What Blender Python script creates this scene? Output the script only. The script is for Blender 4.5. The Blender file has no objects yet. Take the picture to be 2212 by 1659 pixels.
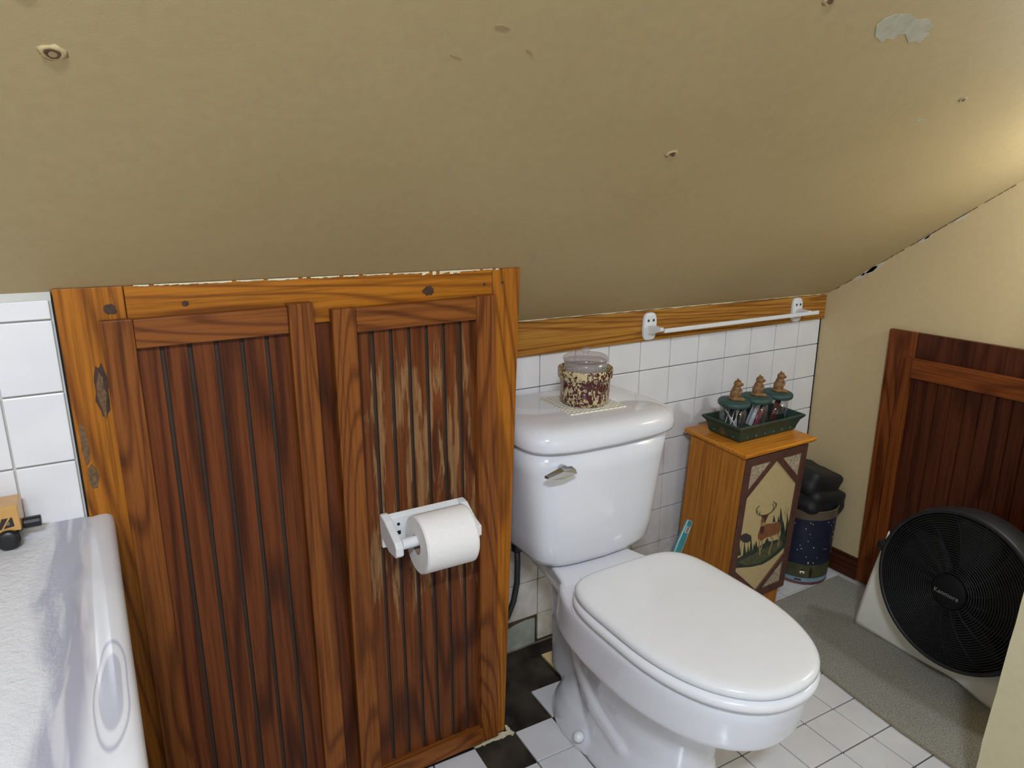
import bpy, bmesh, math, random
from mathutils import Vector, Matrix, Euler, noise as mnoise
random.seed(7)
S = bpy.context.scene
COL = S.collection
PI = math.pi

# ------------------------------------------------------------------ camera
cam_d = bpy.data.cameras.new('camera'); cam = bpy.data.objects.new('camera', cam_d); COL.objects.link(cam)
cam_d.sensor_fit = 'HORIZONTAL'; cam_d.sensor_width = 36.0; cam_d.lens = 36.0 * 1513.9 / 2212.0
cam_d.clip_start = 0.02; cam_d.clip_end = 50
YAW, PITCH = 0.5285, 0.2584
cam.location = (-2.0414, -1.4745, 1.2221)
cam.rotation_euler = (PI / 2 - PITCH, 0.0, -YAW)
S.camera = cam

# ------------------------------------------------------------------ world, lights, exposure
w = bpy.data.worlds.new('world'); S.world = w; w.use_nodes = True
w.node_tree.nodes['Background'].inputs[0].default_value = (0.75, 0.8, 0.9, 1)
w.node_tree.nodes['Background'].inputs[1].default_value = 0.05
S.view_settings.view_transform = 'Standard'; S.view_settings.look = 'None'
S.view_settings.gamma = 1.0; S.view_settings.use_curve_mapping = False
S.view_settings.exposure = -0.25

def light(name, kind, loc, energy, color, rot=(0, 0, 0), **kw):
    d = bpy.data.lights.new(name, kind); d.energy = energy; d.color = color
    for k, v in kw.items(): setattr(d, k, v)
    o = bpy.data.objects.new(name, d); o.location = loc; o.rotation_euler = rot; COL.objects.link(o); return o
# ceiling fixture over the middle of the room, wall lamp beside the right wall behind the partition
light('ceiling_lamp_light', 'AREA', (-2.25, -1.95, 2.00), 44.0, (0.80, 0.885, 1.03), (0.20, 0, 0), shape='RECTANGLE', size=0.40, size_y=0.12)
light('added_fill_light', 'AREA', (-1.6, -2.93, 1.35), 4.5, (0.77, 0.885, 1.06), (PI / 2, 0, 0), shape='RECTANGLE', size=0.75, size_y=1.3)  # unseen fill added behind the camera, softly brightens the lower slope
light('wall_lamp_light', 'POINT', (-0.11, -1.00, 1.26), 11.5, (0.84, 0.94, 1.06), shadow_soft_size=0.03)

# ------------------------------------------------------------------ material helpers
def srgb(r, g, b):
    f = lambda c: (c / 255) / 12.92 if c / 255 <= 0.04045 else ((c / 255 + 0.055) / 1.055) ** 2.4
    return (f(r), f(g), f(b), 1)

class NT:
    def __init__(self, name, rough=0.5, spec=0.5, metal=0.0):
        self.m = bpy.data.materials.new(name); self.m.use_nodes = True
        self.t = self.m.node_tree; self.b = self.t.nodes['Principled BSDF']
        self.b.inputs['Roughness'].default_value = rough
        self.b.inputs['Metallic'].default_value = metal
        self.b.inputs['Specular IOR Level'].default_value = spec
        self.tc = self.t.nodes.new('ShaderNodeTexCoord')
    def n(self, kind, **kw):
        x = self.t.nodes.new(kind)
        for k, v in kw.items():
            if isinstance(k, str) and hasattr(x, k): setattr(x, k, v)
        return x
    def l(self, a, b): self.t.links.new(a, b)
    def coord(self, scale=(1, 1, 1), rand=False, out='Object', rot=(0, 0, 0)):
        src = self.tc.outputs[out]
        if rand:
            oi = self.n('ShaderNodeObjectInfo'); mm = self.n('ShaderNodeMath', operation='MULTIPLY'); mm.inputs[1].default_value = 13.7
            self.l(oi.outputs['Random'], mm.inputs[0])
            va = self.n('ShaderNodeVectorMath', operation='ADD'); self.l(src, va.inputs[0]); self.l(mm.outputs[0], va.inputs[1]); src = va.outputs[0]
        mp = self.n('ShaderNodeMapping'); mp.inputs['Scale'].default_value = scale; mp.inputs['Rotation'].default_value = rot
        self.l(src, mp.inputs['Vector']); return mp.outputs[0]
    def noise(self, vec, scale, detail=3, rough=0.5, dist=0.0):
        x = self.n('ShaderNodeTexNoise'); x.inputs['Scale'].default_value = scale; x.inputs['Detail'].default_value = detail
        x.inputs['Roughness'].default_value = rough; x.inputs['Distortion'].default_value = dist
        self.l(vec, x.inputs['Vector']); return x.outputs['Fac']
    def math(self, op, a, b=None, c=None):
        x = self.n('ShaderNodeMath', operation=op)
        for i, v in enumerate((a, b, c)):
            if v is None: continue
            if isinstance(v, (int, float)): x.inputs[i].default_value = v
            else: self.l(v, x.inputs[i])
        return x.outputs[0]
    def ramp(self, fac, stops):
        r = self.n('ShaderNodeValToRGB'); e = r.color_ramp.elements
        while len(e) < len(stops): e.new(0.5)
        for i, (p, c) in enumerate(stops):
            e[i].position = p; e[i].color = c if len(c) == 4 else (*c, 1)
        self.l(fac, r.inputs[0]); return r.outputs[0]
    def mix(self, fac, a, b, mode='MIX'):
        x = self.n('ShaderNodeMix', data_type='RGBA', blend_type=mode)
        for v, i in ((fac, 0), (a, 6), (b, 7)):
            if isinstance(v, (int, float)): x.inputs[i].default_value = v
            elif isinstance(v, tuple): x.inputs[i].default_value = v
            else: self.l(v, x.inputs[i])
        return x.outputs[2]
    def color(self, c):
        if isinstance(c, tuple): self.b.inputs['Base Color'].default_value = c
        else: self.l(c, self.b.inputs['Base Color'])
    def bump(self, h, strength=0.2, dist=0.002):
        x = self.n('ShaderNodeBump'); x.inputs['Strength'].default_value = strength; x.inputs['Distance'].default_value = dist
        self.l(h, x.inputs['Height']); self.l(x.outputs[0], self.b.inputs['Normal'])

def plain(name, c, rough=0.5, metal=0.0, spec=0.5, var=0.06, scale=30, bump=0.0):
    t = NT(name, rough, spec, metal)
    v = t.noise(t.coord(), scale, 3)
    k1 = tuple(x * (1 - var) for x in c[:3]) + (1,); k2 = tuple(min(1, x * (1 + var)) for x in c[:3]) + (1,)
    t.color(t.ramp(v, [(0.3, k1), (0.7, k2)]))
    if bump: t.bump(v, bump, 0.001)
    return t.m

def wood_mat(name, light_c, mid_c, dark_c, axis, rough=0.38, rings=110.0, grooves=None, worn=None, spec=0.18, along=0.12, ringscale=6, amount=0.55):
    t = NT(name, rough, spec)
    sc = [1, 1, 1]; sc[axis] = along
    v = t.coord(tuple(sc), rand=True)
    n1 = t.noise(v, ringscale, 2, 0.35, 0.2)
    s = t.math('SINE', t.math('MULTIPLY', n1, rings))
    s = t.math('MULTIPLY_ADD', s, 0.5, 0.5)
    sc2 = [1, 1, 1]; sc2[axis] = 0.025
    n2 = t.noise(t.coord(tuple(sc2), rand=True), 150, 4, 0.7)
    big = t.noise(t.coord(tuple([a * 1.0 for a in sc]), rand=True), 4.5, 2)
    ring = t.ramp(s, [(0.0, dark_c), (0.16, mid_c), (0.45, light_c)])
    base = t.mix(t.math('MULTIPLY', n1, 0.5), mid_c, light_c)
    c = t.mix(amount, base, ring)
    pore = t.ramp(n2, [(0.38, (0.50, 0.44, 0.40, 1)), (0.56, (1, 1, 1, 1))])
    c = t.mix(0.75, c, pore, 'MULTIPLY')
    tone = t.ramp(big, [(0.3, (0.82, 0.78, 0.76, 1)), (0.65, (1.0, 1.0, 1.0, 1))])
    c = t.mix(0.7, c, tone, 'MULTIPLY')
    if worn:            # (x0, x1, z0, z1, colour): bleached, stripped streaks
        x0, x1, z0, z1, wc = worn
        sx = t.n('ShaderNodeSeparateXYZ'); t.l(t.tc.outputs['Object'], sx.inputs[0])
        def band(o, a, b, f):
            m1 = t.n('ShaderNodeMapRange', interpolation_type='SMOOTHSTEP'); m1.inputs[1].default_value = a; m1.inputs[2].default_value = a + f; t.l(o, m1.inputs[0])
            m2 = t.n('ShaderNodeMapRange', interpolation_type='SMOOTHSTEP'); m2.inputs[1].default_value = b; m2.inputs[2].default_value = b - f; t.l(o, m2.inputs[0])
            return t.math('MULTIPLY', m1.outputs[0], m2.outputs[0])
        msk = t.math('MULTIPLY', band(sx.outputs[0], x0, x1, 0.07), band(sx.outputs[2], z0, z1, 0.16))
        n3 = t.noise(t.coord((1, 1, 0.10)), 75, 4, 0.6, 0.2)
        thr = t.math('MULTIPLY', msk, 0.13)
        k = t.math('ADD', n3, thr)
        mr = t.n('ShaderNodeMapRange'); mr.inputs[1].default_value = 0.61; mr.inputs[2].default_value = 0.70; t.l(k, mr.inputs[0])
        fac = t.math('MULTIPLY', mr.outputs[0], t.math('MINIMUM', t.math('MULTIPLY', msk, 4.0), 0.75))
        c = t.mix(fac, c, t.mix(0.6, wc, pore, 'MULTIPLY'))
    if grooves:
        pass
    t.color(c); t.bump(n2, 0.25, 0.0006)
    return t.m

M = {}
# painted drywall, warm tan
def paint(name, c, hi):
    t = NT(name, 0.62, 0.3)
    v = t.noise(t.coord(), 2.2, 4, 0.55)
    f = t.noise(t.coord(), 420, 2)
    f2 = t.noise(t.coord(), 60, 3)
    a = t.ramp(v, [(0.3, c), (0.7, hi)])
    a = t.mix(0.35, a, t.ramp(f2, [(0.35, (0.9, 0.88, 0.86, 1)), (0.65, (1, 1, 1, 1))]), 'MULTIPLY')
    t.color(a); h = t.math('ADD', t.math('MULTIPLY', f, 0.6), f2); t.bump(h, 0.25, 0.0012)
    return t.m
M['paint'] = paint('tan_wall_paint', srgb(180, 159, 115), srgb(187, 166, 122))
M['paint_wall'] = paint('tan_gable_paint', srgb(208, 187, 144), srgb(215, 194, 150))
M['partition'] = paint('cream_partition_paint', srgb(204, 192, 156), srgb(214, 202, 166))
M['oldwhite'] = plain('old_white_paint', srgb(205, 203, 192), 0.6, var=0.08)
M['spackle'] = plain('grey_spackle', srgb(178, 174, 152), 0.8, var=0.12, scale=60)
M['caulk'] = plain('cream_caulk', srgb(214, 204, 170), 0.7, var=0.15, scale=50)
M['torn'] = plain('torn_brown_paper', srgb(104, 66, 40), 0.8, var=0.4, scale=200)
M['darkgap'] = plain('black_gap', srgb(18, 15, 12), 0.9, var=0.3)
M['greymark'] = plain('scuffed_paint', srgb(156, 134, 96), 0.7, var=0.1)

def tile_mat(name, grime):
    t = NT(name, 0.16, 0.5)
    v = t.noise(t.coord(), 9, 3); s = t.noise(t.coord(), 34, 4, 0.6)
    hi = 234 if grime else 218
    a = t.ramp(v, [(0.3, srgb(hi - 10, hi - 12, hi - 12)), (0.7, srgb(hi, hi - 2, hi - 3))])
    if grime:
        sx = t.n('ShaderNodeSeparateXYZ'); t.l(t.tc.outputs['Object'], sx.inputs[0])
        # grime and splash stains creep up from the foot of the wall, and a rust yellow band at its bottom tile
        mr = t.n('ShaderNodeMapRange'); mr.inputs[1].default_value = 0.42; mr.inputs[2].default_value = 0.0; t.l(sx.outputs[2], mr.inputs[0])
        k = t.math('MULTIPLY', mr.outputs[0], s)
        a = t.mix(t.math('MINIMUM', t.math('MULTIPLY', k, 1.2), 1.0), a, srgb(166, 150, 120))
    else:
        k = t.ramp(s, [(0.60, (0, 0, 0, 1)), (0.72, (1, 1, 1, 1))])
        a = t.mix(t.math('MULTIPLY', k, 0.25), a, srgb(205, 192, 165))
    t.color(a); t.bump(v, 0.08, 0.002)
    return t.m
M['walltile'] = tile_mat('white_glazed_wall_tile', True)
M['floortile'] = tile_mat('white_floor_tile', False)
M['tantile'] = plain('stained_tan_tile', srgb(214, 190, 140), 0.3, var=0.12, scale=25)
def grout(name, c1, c2):
    t = NT(name, 0.9, 0.2); t.color(t.ramp(t.noise(t.coord(), 14, 4), [(0.35, c1), (0.65, c2)])); t.bump(t.noise(t.coord(), 200), 0.3, 0.001); return t.m
M['grout'] = grout('grey_brown_grout', srgb(112, 98, 78), srgb(158, 148, 132))
M['subfloor'] = grout('black_adhesive_subfloor', srgb(34, 29, 24), srgb(68, 60, 50))
M['plaster'] = grout('patched_plaster', srgb(140, 145, 132), srgb(172, 174, 160))
M['brownboard'] = grout('dirty_brown_board', srgb(62, 52, 38), srgb(96, 84, 62))

fl, fm, fd = srgb(182, 114, 34), srgb(156, 92, 26), srgb(98, 54, 18)
M['frame_v'] = wood_mat('oak_frame_upright', fl, fm, fd, 2)
M['frame_h'] = wood_mat('oak_frame_crosswise', srgb(188, 120, 32), srgb(166, 100, 26), srgb(108, 60, 20), 0)
dl, dm, dd = srgb(144, 86, 36), srgb(122, 68, 28), srgb(78, 42, 18)
M['door_v'] = wood_mat('oak_door_stile', dl, dm, dd, 2, rings=170)
M['door_h'] = wood_mat('oak_door_rail', dl, dm, dd, 0, rings=170)
M['panel'] = wood_mat('dark_beadboard', srgb(116, 62, 28), srgb(92, 46, 20), srgb(60, 30, 14), 2, ringscale=7, rings=60, along=0.10, amount=0.65)
M['panel_worn'] = wood_mat('worn_beadboard', srgb(118, 66, 30), srgb(94, 48, 22), srgb(62, 32, 15), 2, ringscale=7, rings=60, along=0.10, amount=0.65, worn=(-.150, .150, 0.35, 1.0, srgb(150, 114, 74)))
M['trim'] = wood_mat('yellow_oak_trim', srgb(190, 136, 58), srgb(164, 106, 38), srgb(108, 62, 22), 0, rings=240, rough=0.45, along=0.05)
M['rdoor_v'] = wood_mat('reddish_oak_upright', srgb(140, 78, 34), srgb(116, 60, 26), srgb(76, 36, 16), 2)
M['rdoor_y'] = wood_mat('reddish_oak_crosswise', srgb(140, 78, 34), srgb(116, 60, 26), srgb(76, 36, 16), 1)
M['rpanel'] = wood_mat('dark_red_beadboard', srgb(92, 48, 30), srgb(76, 38, 24), srgb(56, 28, 18), 2, rings=60)
M['base_y'] = wood_mat('dark_baseboard', srgb(92, 50, 32), srgb(74, 38, 24), srgb(50, 25, 16), 1)
M['groove'] = plain('dark_groove_brown', srgb(54, 36, 24), 0.7, var=0.2)  # grooves coloured a darker brown than the boards
M['knot'] = plain('dark_knot', srgb(60, 34, 14), 0.6, var=0.5, scale=90)
M['knotlight'] = plain('splintered_knot', srgb(104, 76, 44), 0.7, var=0.45, scale=160, bump=0.6)

def china():
    t = NT('white_vitreous_china', 0.09, 0.5); t.color(srgb(226, 226, 230)); t.b.inputs['Coat Weight'].default_value = 0.3
    t.b.inputs['Coat Roughness'].default_value = 0.04
    v = t.noise(t.coord(), 3, 2); t.bump(v, 0.03, 0.003); return t.m
M['china'] = china()
M['seat'] = plain('white_seat_enamel', srgb(232, 232, 233), 0.16, var=0.01)
M['chrome'] = plain('chrome', srgb(200, 200, 200), 0.12, 1.0, var=0.03)
M['whiteplastic'] = plain('white_plastic', srgb(226, 227, 226), 0.3, var=0.02)
M['paper'] = plain('white_tissue', srgb(236, 232, 228), 0.9, var=0.02, scale=200, bump=0.2)
M['core'] = plain('grey_card_core', srgb(140, 120, 98), 0.9)
M['rubberhose'] = plain('black_braided_hose', srgb(44, 46, 44), 0.45, var=0.3, scale=200)
M['black'] = plain('black_plastic', srgb(20, 20, 22), 0.35, var=0.1)
M['fancap'] = plain('dull_black_cap', srgb(12, 12, 15), 0.7, var=0.05, spec=0.2)
M['screwhole'] = plain('dark_screw_hole', srgb(58, 64, 58), 0.6)

def glass(name, tint=(1, 1, 1, 1), rough=0.02, frost=0.0):
    t = NT(name, rough, 0.5); tr = t.n('ShaderNodeBsdfTransparent'); tr.inputs[0].default_value = tint
    gl = t.n('ShaderNodeBsdfGlossy'); gl.inputs['Roughness'].default_value = rough; fr = t.n('ShaderNodeLayerWeight'); fr.inputs[0].default_value = 0.25
    mx = t.n('ShaderNodeMixShader'); t.l(fr.outputs['Facing'], mx.inputs[0]); t.l(tr.outputs[0], mx.inputs[1]); t.l(gl.outputs[0], mx.inputs[2])
    k = t.math('MULTIPLY_ADD', fr.outputs['Facing'], 0.35, 0.04); t.l(k, mx.inputs[0])
    if frost:
        df = t.n('ShaderNodeBsdfTranslucent'); df.inputs[0].default_value = (.95, .94, .95, 1); d2 = t.n('ShaderNodeBsdfDiffuse'); d2.inputs[0].default_value = (.95, .94, .95, 1)
        ad = t.n('ShaderNodeMixShader'); ad.inputs[0].default_value = .5; t.l(df.outputs[0], ad.inputs[1]); t.l(d2.outputs[0], ad.inputs[2])
        m3 = t.n('ShaderNodeMixShader'); m3.inputs[0].default_value = frost; t.l(tr.outputs[0], m3.inputs[1]); t.l(ad.outputs[0], m3.inputs[2]); t.l(m3.outputs[0], mx.inputs[1])
    t.l(mx.outputs[0], t.t.nodes['Material Output'].inputs[0]); return t.m
M['glass'] = glass('clear_glass', (0.97, 0.97, 0.98, 1))
M['lidglass'] = glass('lid_glass', (0.95, 0.93, 0.95, 1), 0.10, 0.12)
M['ribglass'] = glass('ribbed_glass', (0.98, 0.97, 0.98, 1), 0.15, 0.28)
M['cotton'] = plain('white_cotton', srgb(235, 233, 230), 0.95, var=0.03, bump=0.4)

def spongeware():
    t = NT('maroon_and_cream_spongeware', 0.22, 0.5)
    n = t.noise(t.coord((1, 1, 0.7)), 150, 4, 0.6, 0.8)
    n2 = t.noise(t.coord((0.3, 0.3, 1.0)), 26, 1)
    k = t.math('ADD', n, t.math('MULTIPLY', t.math('SUBTRACT', n2, 0.5), 0.35))
    t.color(t.ramp(k, [(0.49, srgb(74, 26, 28)), (0.52, srgb(200, 184, 140))])); return t.m
M['sponge'] = spongeware()
M['crockin'] = plain('glazed_olive_inside', srgb(150, 128, 82), 0.25)
def waffle():
    t = NT('cream_waffle_cloth', 0.9, 0.2)
    w1 = t.n('ShaderNodeTexWave', wave_type='BANDS', bands_direction='X'); w1.inputs['Scale'].default_value = 24; t.l(t.tc.outputs['Object'], w1.inputs['Vector'])
    w2 = t.n('ShaderNodeTexWave', wave_type='BANDS', bands_direction='Y'); w2.inputs['Scale'].default_value = 24; t.l(t.tc.outputs['Object'], w2.inputs['Vector'])
    k = t.math('MULTIPLY', w1.outputs['Fac'], w2.outputs['Fac'])
    t.color(t.ramp(k, [(0.0, srgb(218, 212, 194)), (0.35, srgb(246, 242, 228))])); t.bump(k, 0.9, 0.002); return t.m
M['waffle'] = waffle()
M['green'] = plain('dark_green_glaze', srgb(36, 62, 50), 0.5, var=0.25, scale=60)
M['greenlid'] = plain('dull_green_lid', srgb(48, 76, 70), 0.55, var=0.2, scale=60)
M['greenmark'] = plain('pale_green_leaf_paint', srgb(112, 140, 128), 0.6)
M['bear'] = plain('carved_brown_resin', srgb(128, 92, 50), 0.55, var=0.35, scale=120, bump=0.5)
M['pink'] = plain('pink_plastic', srgb(176, 78, 96), 0.4)
M['maroon'] = plain('maroon_plastic', srgb(112, 50, 52), 0.5)
M['palestick'] = plain('white_stick', srgb(228, 228, 228), 0.5)
M['cab'] = wood_mat('honey_pine_cabinet', srgb(190, 124, 50), srgb(180, 114, 44), srgb(160, 98, 36), 2, rings=40, rough=0.42, amount=0.2)
M['cabtop'] = wood_mat('honey_pine_top', srgb(222, 148, 52), srgb(212, 136, 44), srgb(190, 112, 34), 0, rings=40, rough=0.3, amount=0.2)
M['cabframe'] = plain('brown_twig_frame', srgb(84, 52, 40), 0.6, var=0.25, scale=70, bump=0.3)
M['cream'] = plain('cream_painted_panel', srgb(186, 164, 116), 0.7, var=0.05, scale=90)
M['birch'] = plain('flecked_birch_bark', srgb(160, 144, 118), 0.8, var=0.4, scale=150)
M['p_green'] = plain('painted_forest_green', srgb(44, 54, 38), 0.8, var=0.35, scale=120)
M['p_dark'] = plain('painted_dark_bush', srgb(52, 46, 44), 0.8, var=0.2)
M['p_deer'] = plain('painted_deer_brown', srgb(124, 76, 40), 0.8, var=0.2, scale=90)
M['p_deerdark'] = plain('painted_deer_chest', srgb(70, 42, 28), 0.8)
M['p_tan'] = plain('painted_tan_line', srgb(156, 128, 82), 0.8)
M['p_grass'] = plain('painted_grass', srgb(78, 78, 48), 0.8, var=0.35, scale=140)
M['teal'] = plain('teal_plastic', srgb(72, 150, 156), 0.35, var=0.05)
M['tealedge'] = plain('white_rim_plastic', srgb(214, 224, 222), 0.4)
M['leather'] = plain('black_soft_leather', srgb(26, 25, 27), 0.62, var=0.3, scale=40, bump=0.4)
M['seam'] = plain('grey_seam_thread', srgb(70, 70, 72), 0.6)
M['navy'] = plain('navy_night_tin', srgb(25, 30, 52), 0.5, var=0.2, scale=20)
M['hill'] = plain('painted_olive_hill', srgb(72, 70, 44), 0.5, var=0.3, scale=30)
M['bluestripe'] = plain('painted_pale_blue_band', srgb(124, 152, 168), 0.5, var=0.1)
M['redbase'] = plain('painted_rust_band', srgb(108, 70, 66), 0.5, var=0.2)
M['starwhite'] = plain('painted_star', srgb(226, 226, 206), 0.6)
M['tinrim'] = plain('brown_tin_rim', srgb(96, 82, 66), 0.4)
def carpet():
    t = NT('grey_flecked_mat', 0.95, 0.1); n = t.noise(t.coord(), 320, 3, 0.7); n2 = t.noise(t.coord(), 8, 3)
    a = t.ramp(n, [(0.3, srgb(112, 109, 98)), (0.7, srgb(196, 194, 182))]); a = t.mix(0.3, a, t.ramp(n2, [(0.3, (0.8, 0.8, 0.78, 1)), (0.7, (1, 1, 1, 1))]), 'MULTIPLY')
    t.color(a); t.bump(n, 1.0, 0.004); return t.m
M['carpet'] = carpet()
M['binding'] = plain('brown_mat_edging', srgb(134, 124, 104), 0.9, var=0.2, scale=200)
M['fanwhite'] = plain('warm_white_fan_plastic', srgb(230, 228, 218), 0.35, var=0.03)
M['fanblack'] = plain('matte_black_fan_plastic', srgb(11, 11, 14), 0.6, var=0.15)
M['fandark'] = plain('dark_grey_fan_housing', srgb(24, 24, 28), 0.5)
M['logo'] = plain('grey_logo_print', srgb(120, 120, 112), 0.5)
M['blade'] = plain('black_fan_blade', srgb(10, 10, 12), 0.6)
M['toytan'] = plain('tan_varnished_wood', srgb(196, 150, 84), 0.22, var=0.1, scale=25)
M['toyprint'] = plain('dark_brown_print', srgb(44, 26, 16), 0.4)
M['toygrey'] = plain('grey_print', srgb(110, 106, 86), 0.4)
M['vanity'] = wood_mat('dark_vanity_wood', srgb(92, 52, 28), srgb(70, 38, 20), srgb(44, 24, 14), 2)

def marble():
    t = NT('white_and_grey_cultured_marble', 0.12, 0.5)
    sx = t.n('ShaderNodeSeparateXYZ'); t.l(t.tc.outputs['Object'], sx.inputs[0])
    X, Y = sx.outputs[0], sx.outputs[1]
    wob = t.math('MULTIPLY', t.math('SUBTRACT', t.noise(t.coord(), 5.0, 1, 0.4), 0.5), 0.06)
    xw = t.math('ADD', X, wob)
    # long grey streaks running toward the room, around x = -2.16
    n = t.noise(t.coord((1.0, 0.10, 1)), 60, 2, 0.5, 0.4)
    d = t.math('ABSOLUTE', t.math('ADD', xw, 2.133))
    mr = t.n('ShaderNodeMapRange', interpolation_type='SMOOTHSTEP'); mr.inputs[1].default_value = 0.034; mr.inputs[2].default_value = 0.012; t.l(d, mr.inputs[0])
    streak = t.math('MULTIPLY', mr.outputs[0], t.ramp(n, [(0.36, (0.3, 0.3, 0.3, 1)), (0.50, (1, 1, 1, 1))]))
    # one long drop-shaped swirl near the edge
    ex = t.math('DIVIDE', t.math('ADD', xw, 2.085), 0.020); ey = t.math('DIVIDE', t.math('ADD', Y, 0.735), 0.10)
    r = t.math('SQRT', t.math('ADD', t.math('POWER', ex, 2.0), t.math('POWER', ey, 2.0)))
    ring = t.ramp(r, [(0.0, (0.75,) * 3 + (1,)), (0.62, (0.75,) * 3 + (1,)), (0.70, (0.05,) * 3 + (1,)), (0.84, (0.1,) * 3 + (1,)), (0.92, (0.9,) * 3 + (1,)), (0.99, (0, 0, 0, 1))])
    soft = t.ramp(t.noise(t.coord((1, 0.5, 1)), 9, 3, 0.5, 1.2), [(0.5, (0, 0, 0, 1)), (0.75, (0.25,) * 3 + (1,))])
    k = t.math('MINIMUM', t.math('ADD', t.math('ADD', streak, ring), soft), 1.0)
    t.color(t.mix(t.math('MULTIPLY', k, 0.9), srgb(214, 213, 214), srgb(156, 156, 170)))
    m2 = t.n('ShaderNodeMapRange', interpolation_type='SMOOTHSTEP'); m2.inputs[1].default_value = -2.12; m2.inputs[2].default_value = -2.17; t.l(X, m2.inputs[0])
    b = t.math('MULTIPLY', t.noise(t.coord(), 90, 4, 0.7), m2.outputs[0])
    t.bump(b, 0.55, 0.004)
    return t.m
M['marble'] = marble()

# ------------------------------------------------------------------ mesh helpers
def bmnew(): return bmesh.new()
def box(bm, x0, x1, y0, y1, z0, z1, mi=0):
    vs = [bm.verts.new((x, y, z)) for z in (z0, z1) for y in (y0, y1) for x in (x0, x1)]
    for f in ((0, 2, 3, 1), (4, 5, 7, 6), (0, 1, 5, 4), (2, 6, 7, 3), (0, 4, 6, 2), (1, 3, 7, 5)):
        bm.faces.new([vs[i] for i in f]).material_index = mi
    return vs
def hexa(bm, p8, mi=0):        # bottom four then top four, both counter-clockwise
    vs = [bm.verts.new(p) for p in p8]
    for f in ((3, 2, 1, 0), (4, 5, 6, 7), (0, 1, 5, 4), (1, 2, 6, 5), (2, 3, 7, 6), (3, 0, 4, 7)):
        bm.faces.new([vs[i] for i in f]).material_index = mi
def prism(bm, pts, off, mi=0):
    a = [bm.verts.new(p) for p in pts]; b = [bm.verts.new(Vector(p) + Vector(off)) for p in pts]; n = len(a)
    for f in (list(reversed(a)), b): bm.faces.new(f).material_index = mi
    for i in range(n): bm.faces.new((a[i], a[(i + 1) % n], b[(i + 1) % n], b[i])).material_index = mi
def loft(bm, rings, cap0=True, cap1=True, mi=0, closed=False):
    R = [[bm.verts.new(p) for p in r] for r in rings]; n = len(R[0])
    rng = range(len(R)) if closed else range(len(R) - 1)
    for k in rng:
        A, B = R[k], R[(k + 1) % len(R)]
        for i in range(n): bm.faces.new((A[i], A[(i + 1) % n], B[(i + 1) % n], B[i])).material_index = mi
    if not closed:
        if cap0: bm.faces.new(list(reversed(R[0]))).material_index = mi
        if cap1: bm.faces.new(R[-1]).material_index = mi
def frame_of(ax):
    ax = Vector(ax).normalized(); u = Vector((0, 0, 1)) if abs(ax.z) < 0.9 else Vector((1, 0, 0))
    a = ax.cross(u).normalized(); return ax, a, ax.cross(a)
def lathe(bm, prof, c=(0, 0, 0), axis=(0, 0, 1), n=48, mi=0, closed=False, caps=True):
    ax, a, b = frame_of(axis); c = Vector(c)
    rings = [[c + ax * h + (a * math.cos(t) + b * math.sin(t)) * max(r, 1e-5) for t in (2 * PI * i / n for i in range(n))] for r, h in prof]
    loft(bm, rings, caps, caps, mi, closed)
def tube(bm, pts, r, n=10, mi=0, caps=True):
    pts = [Vector(p) for p in pts]; rings = []; prev = None
    for i, p in enumerate(pts):
        d = (pts[min(i + 1, len(pts) - 1)] - pts[max(i - 1, 0)]).normalized()
        if prev is None: _, a, b = frame_of(d)
        else:
            a = (prev - d * prev.dot(d)).normalized(); b = d.cross(a)
        prev = a; rr = r[i] if isinstance(r, (list, tuple)) else r
        rings.append([p + (a * math.cos(t) + b * math.sin(t)) * rr for t in (2 * PI * k / n for k in range(n))])
    loft(bm, rings, caps, caps, mi)
def ellipsoid(bm, c, r, rot=None, seg=16, rings=10, mi=0):
    m = Matrix.Translation(c) @ (rot.to_matrix().to_4x4() if rot else Matrix.Identity(4)) @ Matrix.Diagonal((r[0], r[1], r[2], 1))
    g = bmesh.ops.create_uvsphere(bm, u_segments=seg, v_segments=rings, radius=1, matrix=m)
    for v in g['verts']:
        for f in v.link_faces: f.material_index = mi
def superring(cx, cy, z, hx, hy, n=48, e=4.0):
    out = []
    for i in range(n):
        t = 2 * PI * i / n; c, s = math.cos(t), math.sin(t)
        out.append((cx + hx * math.copysign(abs(c) ** (2 / e), c), cy + hy * math.copysign(abs(s) ** (2 / e), s), z))
    return out

def obj(name, bm, mats, parent=None, loc=None, bevel=0.0, smooth=False, seg=2, sub=0, ang=35):
    bmesh.ops.recalc_face_normals(bm, faces=bm.faces[:])
    me = bpy.data.meshes.new(name)
    if loc is not None: bmesh.ops.translate(bm, verts=bm.verts[:], vec=-Vector(loc))
    bm.to_mesh(me); bm.free()
    if not isinstance(mats, (list, tuple)): mats = [mats]
    for m in mats: me.materials.append(m)
    if smooth:
        for p in me.polygons: p.use_smooth = True
    o = bpy.data.objects.new(name, me); COL.objects.link(o)
    if loc is not None: o.location = loc
    if parent is not None: o.parent = parent
    if bevel:
        b = o.modifiers.new('bevel', 'BEVEL'); b.width = bevel; b.segments = seg; b.limit_method = 'ANGLE'; b.angle_limit = math.radians(ang)
        b.harden_normals = False
    if sub:
        s = o.modifiers.new('sub', 'SUBSURF'); s.levels = sub; s.render_levels = sub
    return o
def auto(o, deg=40):           # smooth where shallow, sharp where steep
    me = o.data
    for p in me.polygons: p.use_smooth = True
    b = bmesh.new(); b.from_mesh(me)
    for e in b.edges:
        if len(e.link_faces) == 2 and e.calc_face_angle(0) > math.radians(deg): e.smooth = False
    b.to_mesh(me); b.free(); return o
def tag(o, label, cat, group=None):
    o['label'] = label; o['category'] = cat
    if group: o['group'] = group
    return o
def struct(o): o['kind'] = 'structure'; return o
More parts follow.
